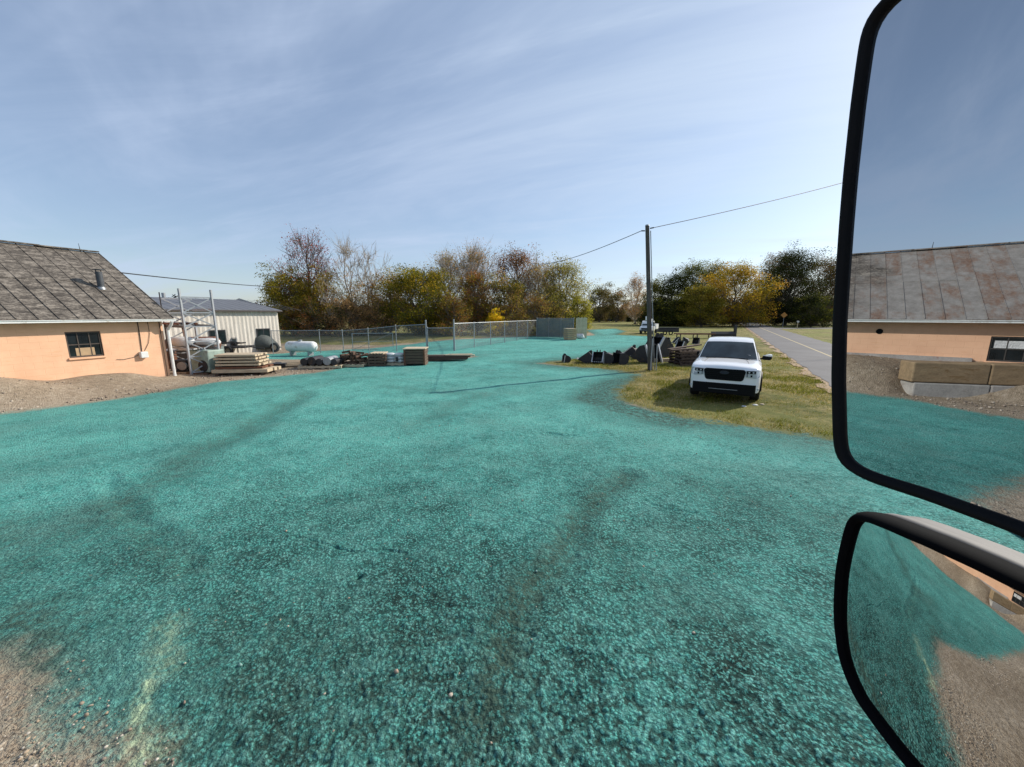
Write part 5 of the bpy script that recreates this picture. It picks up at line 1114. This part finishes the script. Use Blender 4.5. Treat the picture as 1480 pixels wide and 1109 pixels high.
G1 = 'autumn trees behind the fence'; G2 = 'trees along the road'
tree('autumn_tree', 437, 48, 331, 78, RED + [(.12, .07, .06)], 'tallest purple red thinning tree at the left end of the tree line', 'tree', 70, 50, .13, .28, 'column', tr=.26, seed=3, group=G1, twigs=9)
tree('autumn_tree', 414, 46, 394, 74, OLV + YEL[1:] + GRN[:1], 'round olive yellow tree touching the steel shed roof', 'tree', 80, 150, .15, .15, 'round', tr=.16, seed=4, group=G1)
tree('bare_tree', 499, 49, 352, 84, TAN, 'bare pale tree with fine upright twigs right of the purple red tree', 'tree', 34, 0, .1, .25, 'vase', 'bark_pale', .2, 9, seed=5, group=G1, stems=2)
tree('bare_tree', 533, 50, 358, 66, TAN, 'second bare pale tree, fan shaped against the sky', 'tree', 32, 0, .1, .25, 'vase', 'bark_pale', .18, 9, seed=6, group=G1, stems=2)
tree('autumn_tree', 470, 47, 392, 62, YEL + OLV, 'yellow leaved slender tree in front of the bare tree trunks', 'tree', 55, 70, .13, .2, 'egg', 'bark_pale', .14, seed=7, group=G1)
tree('autumn_tree', 513, 47, 402, 50, YEL[1:] + TAN, 'thin yellow brown sapling clump under the bare trees', 'tree', 40, 40, .13, .1, 'vase', 'bark_pale', .12, seed=8, group=G1, stems=2)
tree('autumn_tree', 560, 50, 398, 72, OLV + TAN, 'olive brown bushy tree left of the big golden green one', 'tree', 80, 110, .15, .08, 'round', tr=.15, seed=9, group=G1)
tree('autumn_tree', 607, 47, 391, 104, GRN + [(.22, .165, .02), (.13, .13, .02)], 'big bushy golden green tree in the middle of the tree line', 'tree', 120, 170, .15, .06, 'round', tr=.2, seed=10, group=G1)
tree('autumn_tree', 642, 52, 370, 70, TAN + OLV, 'tan half bare tree rising behind the golden green tree', 'tree', 75, 45, .13, .3, 'round', 'bark_pale', .2, 9, seed=11, group=G1)
tree('autumn_tree', 682, 54, 359, 88, TAN + OLV[:1], 'tall tan half bare broad tree in the centre', 'tree', 95, 45, .13, .3, 'vase', 'bark_pale', .24, 10, seed=12, group=G1, stems=2)
tree('autumn_tree', 687, 48, 396, 52, RUS + YEL[1:], 'rust red leafy tree in front of the tall tan one', 'tree', 60, 100, .14, .08, 'egg', tr=.14, seed=13, group=G1)
tree('autumn_tree', 745, 55, 360, 62, RUS + [(.09, .06, .04)], 'brown topped tall tree right of centre', 'tree', 70, 75, .15, .45, 'round', tr=.24, seed=14, group=G1, twigs=8)
tree('autumn_tree', 728, 50, 398, 62, OLV + GRN[:1] + TAN[:1], 'olive tree below the brown topped one', 'tree', 75, 90, .15, .1, 'round', tr=.16, seed=15, group=G1)
tree('autumn_tree', 778, 54, 382, 70, OLV + TAN, 'light olive tree beneath the overhead cable', 'tree', 75, 60, .14, .25, 'round', 'bark_pale', .2, 9, seed=16, group=G1, stems=2)
tree('autumn_tree', 813, 54, 380, 76, [(.15, .15, .045), (.11, .12, .03), (.19, .17, .05)], 'pale olive green tree at the right end of the left tree line', 'tree', 95, 90, .15, .22, 'round', 'bark', .22, 8, seed=17, group=G1, stems=2)
tree('autumn_tree', 836, 50, 426, 42, [(.18, .18, .03), (.13, .14, .03)], 'small yellow green tree at the corner of the slatted fence', 'tree', 50, 90, .13, .02, 'bush', tr=.1, seed=18, group=G1)
GS = 'shrubs and undergrowth along the back fence'
for i, (px, row, w, cols, lb) in enumerate(((455, 446, 60, RUS + DRK, 'reddish brown bramble thicket under the purple red tree'), (503, 436, 60, TAN + DRK[:2], 'brown twiggy thicket beneath the bare trees'), (545, 442, 60, TAN + GRN[:1], 'tan and green thicket left of the golden green tree'), (655, 430, 56, OLV + RUS, 'olive and rust shrub between the golden green and rust trees'),
    (716, 452, 26, [(.55, .36, .02), (.42, .30, .03)], 'small bright yellow shrub at the fence'), (735, 440, 60, RUS[1:] + OLV, 'brown olive shrub right of the bright yellow one'), (775, 430, 60, RUS[1:] + OLV[:2], 'dull brown shrub beneath the light olive tree'), (806, 440, 50, OLV + DRK[:1], 'dark olive shrub behind the slatted fence'), (618, 455, 30, YEL + GRN, 'yellow green sapling hanging over the fence top'), (420, 450, 46, GRN + RUS, 'green brown bush at the end of the steel shed'))):
    tree('shrub', px, 44.5 + (i % 3), row, w * 1.1, cols, lb, 'shrub', 50, 75, .13, 0, 'bush', tr=.07, seed=40 + i, group=GS, stems=3, twigs=7)
tree('autumn_tree', 868, 130, 415, 44, [(.07, .075, .03), (.10, .09, .05)], 'far dull green tree left of the pole', 'tree', 60, 80, .32, .1, 'round', tr=.3, seed=60, group=G2)
tree('autumn_tree', 893, 125, 422, 36, [(.07, .07, .03), (.11, .09, .05)], 'far olive grey tree between the dull green one and the pole', 'tree', 50, 80, .30, .1, 'round', tr=.3, seed=61, group=G2)
tree('bare_tree', 922, 100, 400, 40, TAN, 'tan thin tree immediately left of the pole top section', 'tree', 60, 50, .2, .2, 'egg', 'bark_pale', .25, 9, seed=62, group=G2)
tree('autumn_tree', 949, 92, 403, 44, [(.05, .065, .02), (.08, .08, .03)], 'grey green tree just right of the pole', 'tree', 70, 100, .22, .05, 'round', tr=.25, seed=63, group=G2)
tree('autumn_tree', 975, 90, 393, 44, DRK + GRN[2:], 'dark green pointed tree right of the pole', 'tree', 80, 130, .21, .02, 'egg', tr=.25, seed=64, group=G2)
tree('autumn_tree', 1003, 92, 381, 46, [(.06, .085, .03), (.09, .10, .035), (.04, .055, .02)], 'tall grey green tree behind the golden one, left side', 'tree', 85, 100, .22, .2, 'round', tr=.28, seed=65, group=G2)
tree('autumn_tree', 1035, 93, 379, 52, [(.07, .085, .025), (.11, .10, .035)], 'tall olive tree rising behind the golden tree', 'tree', 85, 100, .22, .2, 'round', tr=.28, seed=66, group=G2)
tree('autumn_tree', 1068, 80, 385, 92, YEL + [(.24, .15, .03)], 'broad golden yellow tree beside the road', 'tree', 120, 150, .22, .04, 'round', tr=.26, seed=67, group=G2)
tree('autumn_tree', 1018, 78, 415, 60, YEL[1:] + GRN[:1] + OLV, 'yellow green spreading bush tree left of the golden tree', 'tree', 90, 140, .2, .0, 'bush', tr=.2, seed=68, group=G2)
tree('autumn_tree', 985, 82, 432, 54, DRK + GRN, 'dark low rounded tree behind the bucket truck', 'tree', 80, 120, .2, .0, 'bush', tr=.15, seed=69, group=G2)
tree('autumn_tree', 948, 84, 437, 50, DRK + GRN[:1], 'dark low bush tree directly behind the pole', 'tree', 70, 110, .2, .0, 'bush', tr=.15, seed=70, group=G2)
tree('spruce_tree', 1147, 86, 363, 74, DRK, 'tall dark spruce right of the golden tree', 'tree', 150, 170, .2, .0, 'egg', tr=.35, seed=71, group=G2)
tree('autumn_tree', 1128, 108, 367, 52, RUS[1:] + DRK[:1], 'russet brown tree peeking behind the dark spruce', 'tree', 70, 80, .26, .3, 'round', tr=.3, seed=72, group=G2)
tree('autumn_tree', 1192, 90, 372, 60, [(.06, .05, .025), (.09, .055, .03), (.04, .045, .02)], 'brown green tree partly hidden by the truck mirror', 'tree', 90, 110, .22, .05, 'round', tr=.3, seed=73, group=G2)
tree('autumn_tree', 1232, 92, 366, 70, RUS[1:] + DRK, 'dark brown tree at the right behind the truck mirror frame', 'tree', 90, 100, .24, .05, 'round', tr=.3, seed=74, group=G2)
tree('autumn_tree', 1178, 76, 430, 54, DRK + GRN[:1], 'low dark bush tree across the road under the spruce', 'tree', 70, 110, .19, .0, 'bush', tr=.15, seed=75, group=G2)
tree('autumn_tree', 1100, 120, 420, 60, DRK + RUS[1:], 'dark brown tree closing the far end of the road', 'tree', 80, 100, .3, .0, 'round', tr=.3, seed=76, group=G2)
# far woods, one mass
q = np.random.default_rng(5); n = 90000
a = q.uniform(-44, 92, n); d_ = q.uniform(135, 190, n); prof_h = 5.5 + 3.0 * vnoise(a * .35, a * 0 + 3, 3) + 2.2 * vnoise(a * 1.3, a * 0 + 9, 4); hq = np.abs(q.uniform(0, 1, n)) ** .8 * prof_h * (1 + q.normal(size=n) * .08)
pos = np.c_[np.sin(np.radians(a)) * d_, np.cos(np.radians(a)) * d_, hq]
cc = np.array(OLV + RUS[1:] + DRK + TAN[:2])[(hash2(np.floor(a * 1.4), np.floor(d_ / 14), 8) * 10).astype(int) % 10] * q.uniform(.6, 1.2, (n, 1)) * .8
V, Fc = leafquads(pos, .45, q, .8); fw_ = mesh_np('far_woods', V, Fc, M['leaf'], cols=np.repeat(cc, 4, 0)); tag(fw_, 'far dull woodland band closing the horizon', 'woodland', kind='stuff')

# ------------------------------------------------------------------ grass blades round the pickup
q = np.random.default_rng(8); n = 260000
th = q.uniform(R(-3), R(45), n); rad_ = np.sqrt(q.uniform(8.5 ** 2, 30 ** 2, n)); x = rad_ * np.sin(th); y = rad_ * np.cos(th)
gs = poly_sd(x, y, grass_poly); ts = poly_sd(x, y, teal_poly); pn = vnoise(x * 1.1, y * 1.1, 21) + .6 * vnoise(x * 4, y * 4, 22)
rdn = (x - RE[0]) * RN[0] + (y - RE[1]) * RN[1]
ok = (gs > -.1) & (ts < -.02 - .25 * np.abs(pn)) & ((rdn < -.1) | (rdn > 4.6)) & (q.uniform(size=n) < .30 + .55 * sstep((pn + .35) / .7)) & (q.uniform(size=n) < np.clip(1.5 - rad_ / 26, .25, 1)); x, y, pn = x[ok], y[ok], pn[ok]; n = len(x)
hgt = q.uniform(.025, .07, n) * (1 + .6 * (pn > .25)); w = q.uniform(.005, .010, n) * (1 + (np.hypot(x, y) - 9) * .05); a = q.uniform(0, 2 * np.pi, n); zb = terrain(x, y) - .005; lx, ly = q.normal(size=n) * .5 * hgt, q.normal(size=n) * .5 * hgt
V = np.stack([np.c_[x - np.cos(a) * w, y - np.sin(a) * w, zb], np.c_[x + np.cos(a) * w, y + np.sin(a) * w, zb], np.c_[x + lx, y + ly, zb + hgt]], 1).reshape(-1, 3)
gcols = np.array([(.16, .175, .025), (.25, .225, .045), (.42, .33, .13), (.33, .27, .075), (.50, .40, .20)]); pick = np.clip(((1 - sstep((pn + .45) / .9)) * 3.2 + q.normal(size=n) * .9 + .5), 0, 4).astype(int); cc = gcols[pick] * q.uniform(.7, 1.25, (n, 1))
tag(mesh_np('grass', V, np.arange(3 * n).reshape(-1, 3), M['grass_blade'], cols=np.repeat(cc, 3, 0)), 'short dry green and straw coloured grass around the pickup', 'grass', kind='stuff')

# ------------------------------------------------------------------ loose stones
ico = []; ph = (1 + 5 ** .5) / 2
for a in (-1, 1):
    for b in (-ph, ph): ico += [(a, b, 0), (0, a, b), (b, 0, a)]
ico = np.array(ico) / math.sqrt(1 + ph * ph)
from itertools import combinations
dmin = min(np.linalg.norm(ico[i] - ico[j]) for i, j in combinations(range(12), 2)); tri = [t_ for t_ in combinations(range(12), 3) if all(abs(np.linalg.norm(ico[i] - ico[j]) - dmin) < 1e-3 for i, j in combinations(t_, 2))]
tri = np.array([t_ if np.dot(np.cross(ico[t_[1]] - ico[t_[0]], ico[t_[2]] - ico[t_[0]]), ico[t_[0]]) > 0 else (t_[0], t_[2], t_[1]) for t_ in tri])
def stones(name, x, y, s_, cols, label, seed):
    q = np.random.default_rng(seed); n = len(x); A = q.uniform(.6, 1.3, (n, 1, 3)) * [1, 1, .7]; jit_ = q.uniform(.55, 1.25, (n, 12, 1)); th = q.uniform(0, 6.28, n); P = ico[None] * A * jit_ * s_[:, None, None]
    c_, s__ = np.cos(th)[:, None], np.sin(th)[:, None]; X = P[..., 0] * c_ - P[..., 1] * s__ + x[:, None]; Y = P[..., 0] * s__ + P[..., 1] * c_ + y[:, None]; Z = P[..., 2] + (terrain(x, y) + s_ * .25)[:, None]
    V = np.stack([X, Y, Z], -1).reshape(-1, 3); Fc = (tri[None] + (np.arange(n) * 12)[:, None, None]).reshape(-1, 3); cc = np.array(cols)[q.integers(0, len(cols), n)] * q.uniform(.7, 1.25, (n, 1))
    return tag(mesh_np(name, V, Fc, M['stone_col'], cols=np.repeat(cc, 12, 0)), label, 'gravel', kind='stuff')
m, t, b = nodes('stone_colour'); q_ = NT(t); a_ = q_.attr('leaf_col'); q_.l(q_.mix(.35, a_.outputs['Color'], q_.mix(q_.noise(q_.coord(), 60, 4), (.1, .08, .06), (.5, .44, .36))), b.inputs['Base Color']); b.inputs['Roughness'].default_value = .9; M['stone_col'] = m
q = np.random.default_rng(19); n = 60000; x = q.uniform(-5.2, .5, n); y = q.uniform(.6, 4.5, n); ts = poly_sd(x, y, teal_poly); dens = np.where(ts < -.05, .75, np.where(ts < .22, .15, .0)); ok = q.uniform(size=n) < dens; x, y = x[ok], y[ok]
stones('gravel', x, y, .0035 + .012 * q.uniform(size=len(x)) ** 4, [(.42, .35, .26), (.30, .22, .15), (.55, .50, .42), (.18, .13, .10), (.38, .27, .17)], 'loose pale gravel at the near left corner', 20)
n = 30000; x = q.uniform(-17, -4, n); y = q.uniform(.5, 17.5, n); ts = poly_sd(x, y, teal_poly); ok = (ts < .1) & (ts > -2.2) & (q.uniform(size=n) < .4); x, y = x[ok], y[ok]
stones('bank_rubble', x, y, .010 + .035 * q.uniform(size=len(x)) ** 4, [(.30, .23, .17), (.22, .16, .12), (.42, .36, .29), (.14, .10, .08)], 'clods and stones on the brown dirt bank beside the shed', 21)
n = 500; x = q.uniform(-4, 4, n); y = q.uniform(1.2, 9, n)
stones('pebbles', x, y, .006 + .010 * q.uniform(size=n) ** 3, [(.45, .38, .30), (.08, .22, .19), (.2, .42, .38), (.36, .25, .18)], 'few bare pebbles scattered on the green mulch', 22)
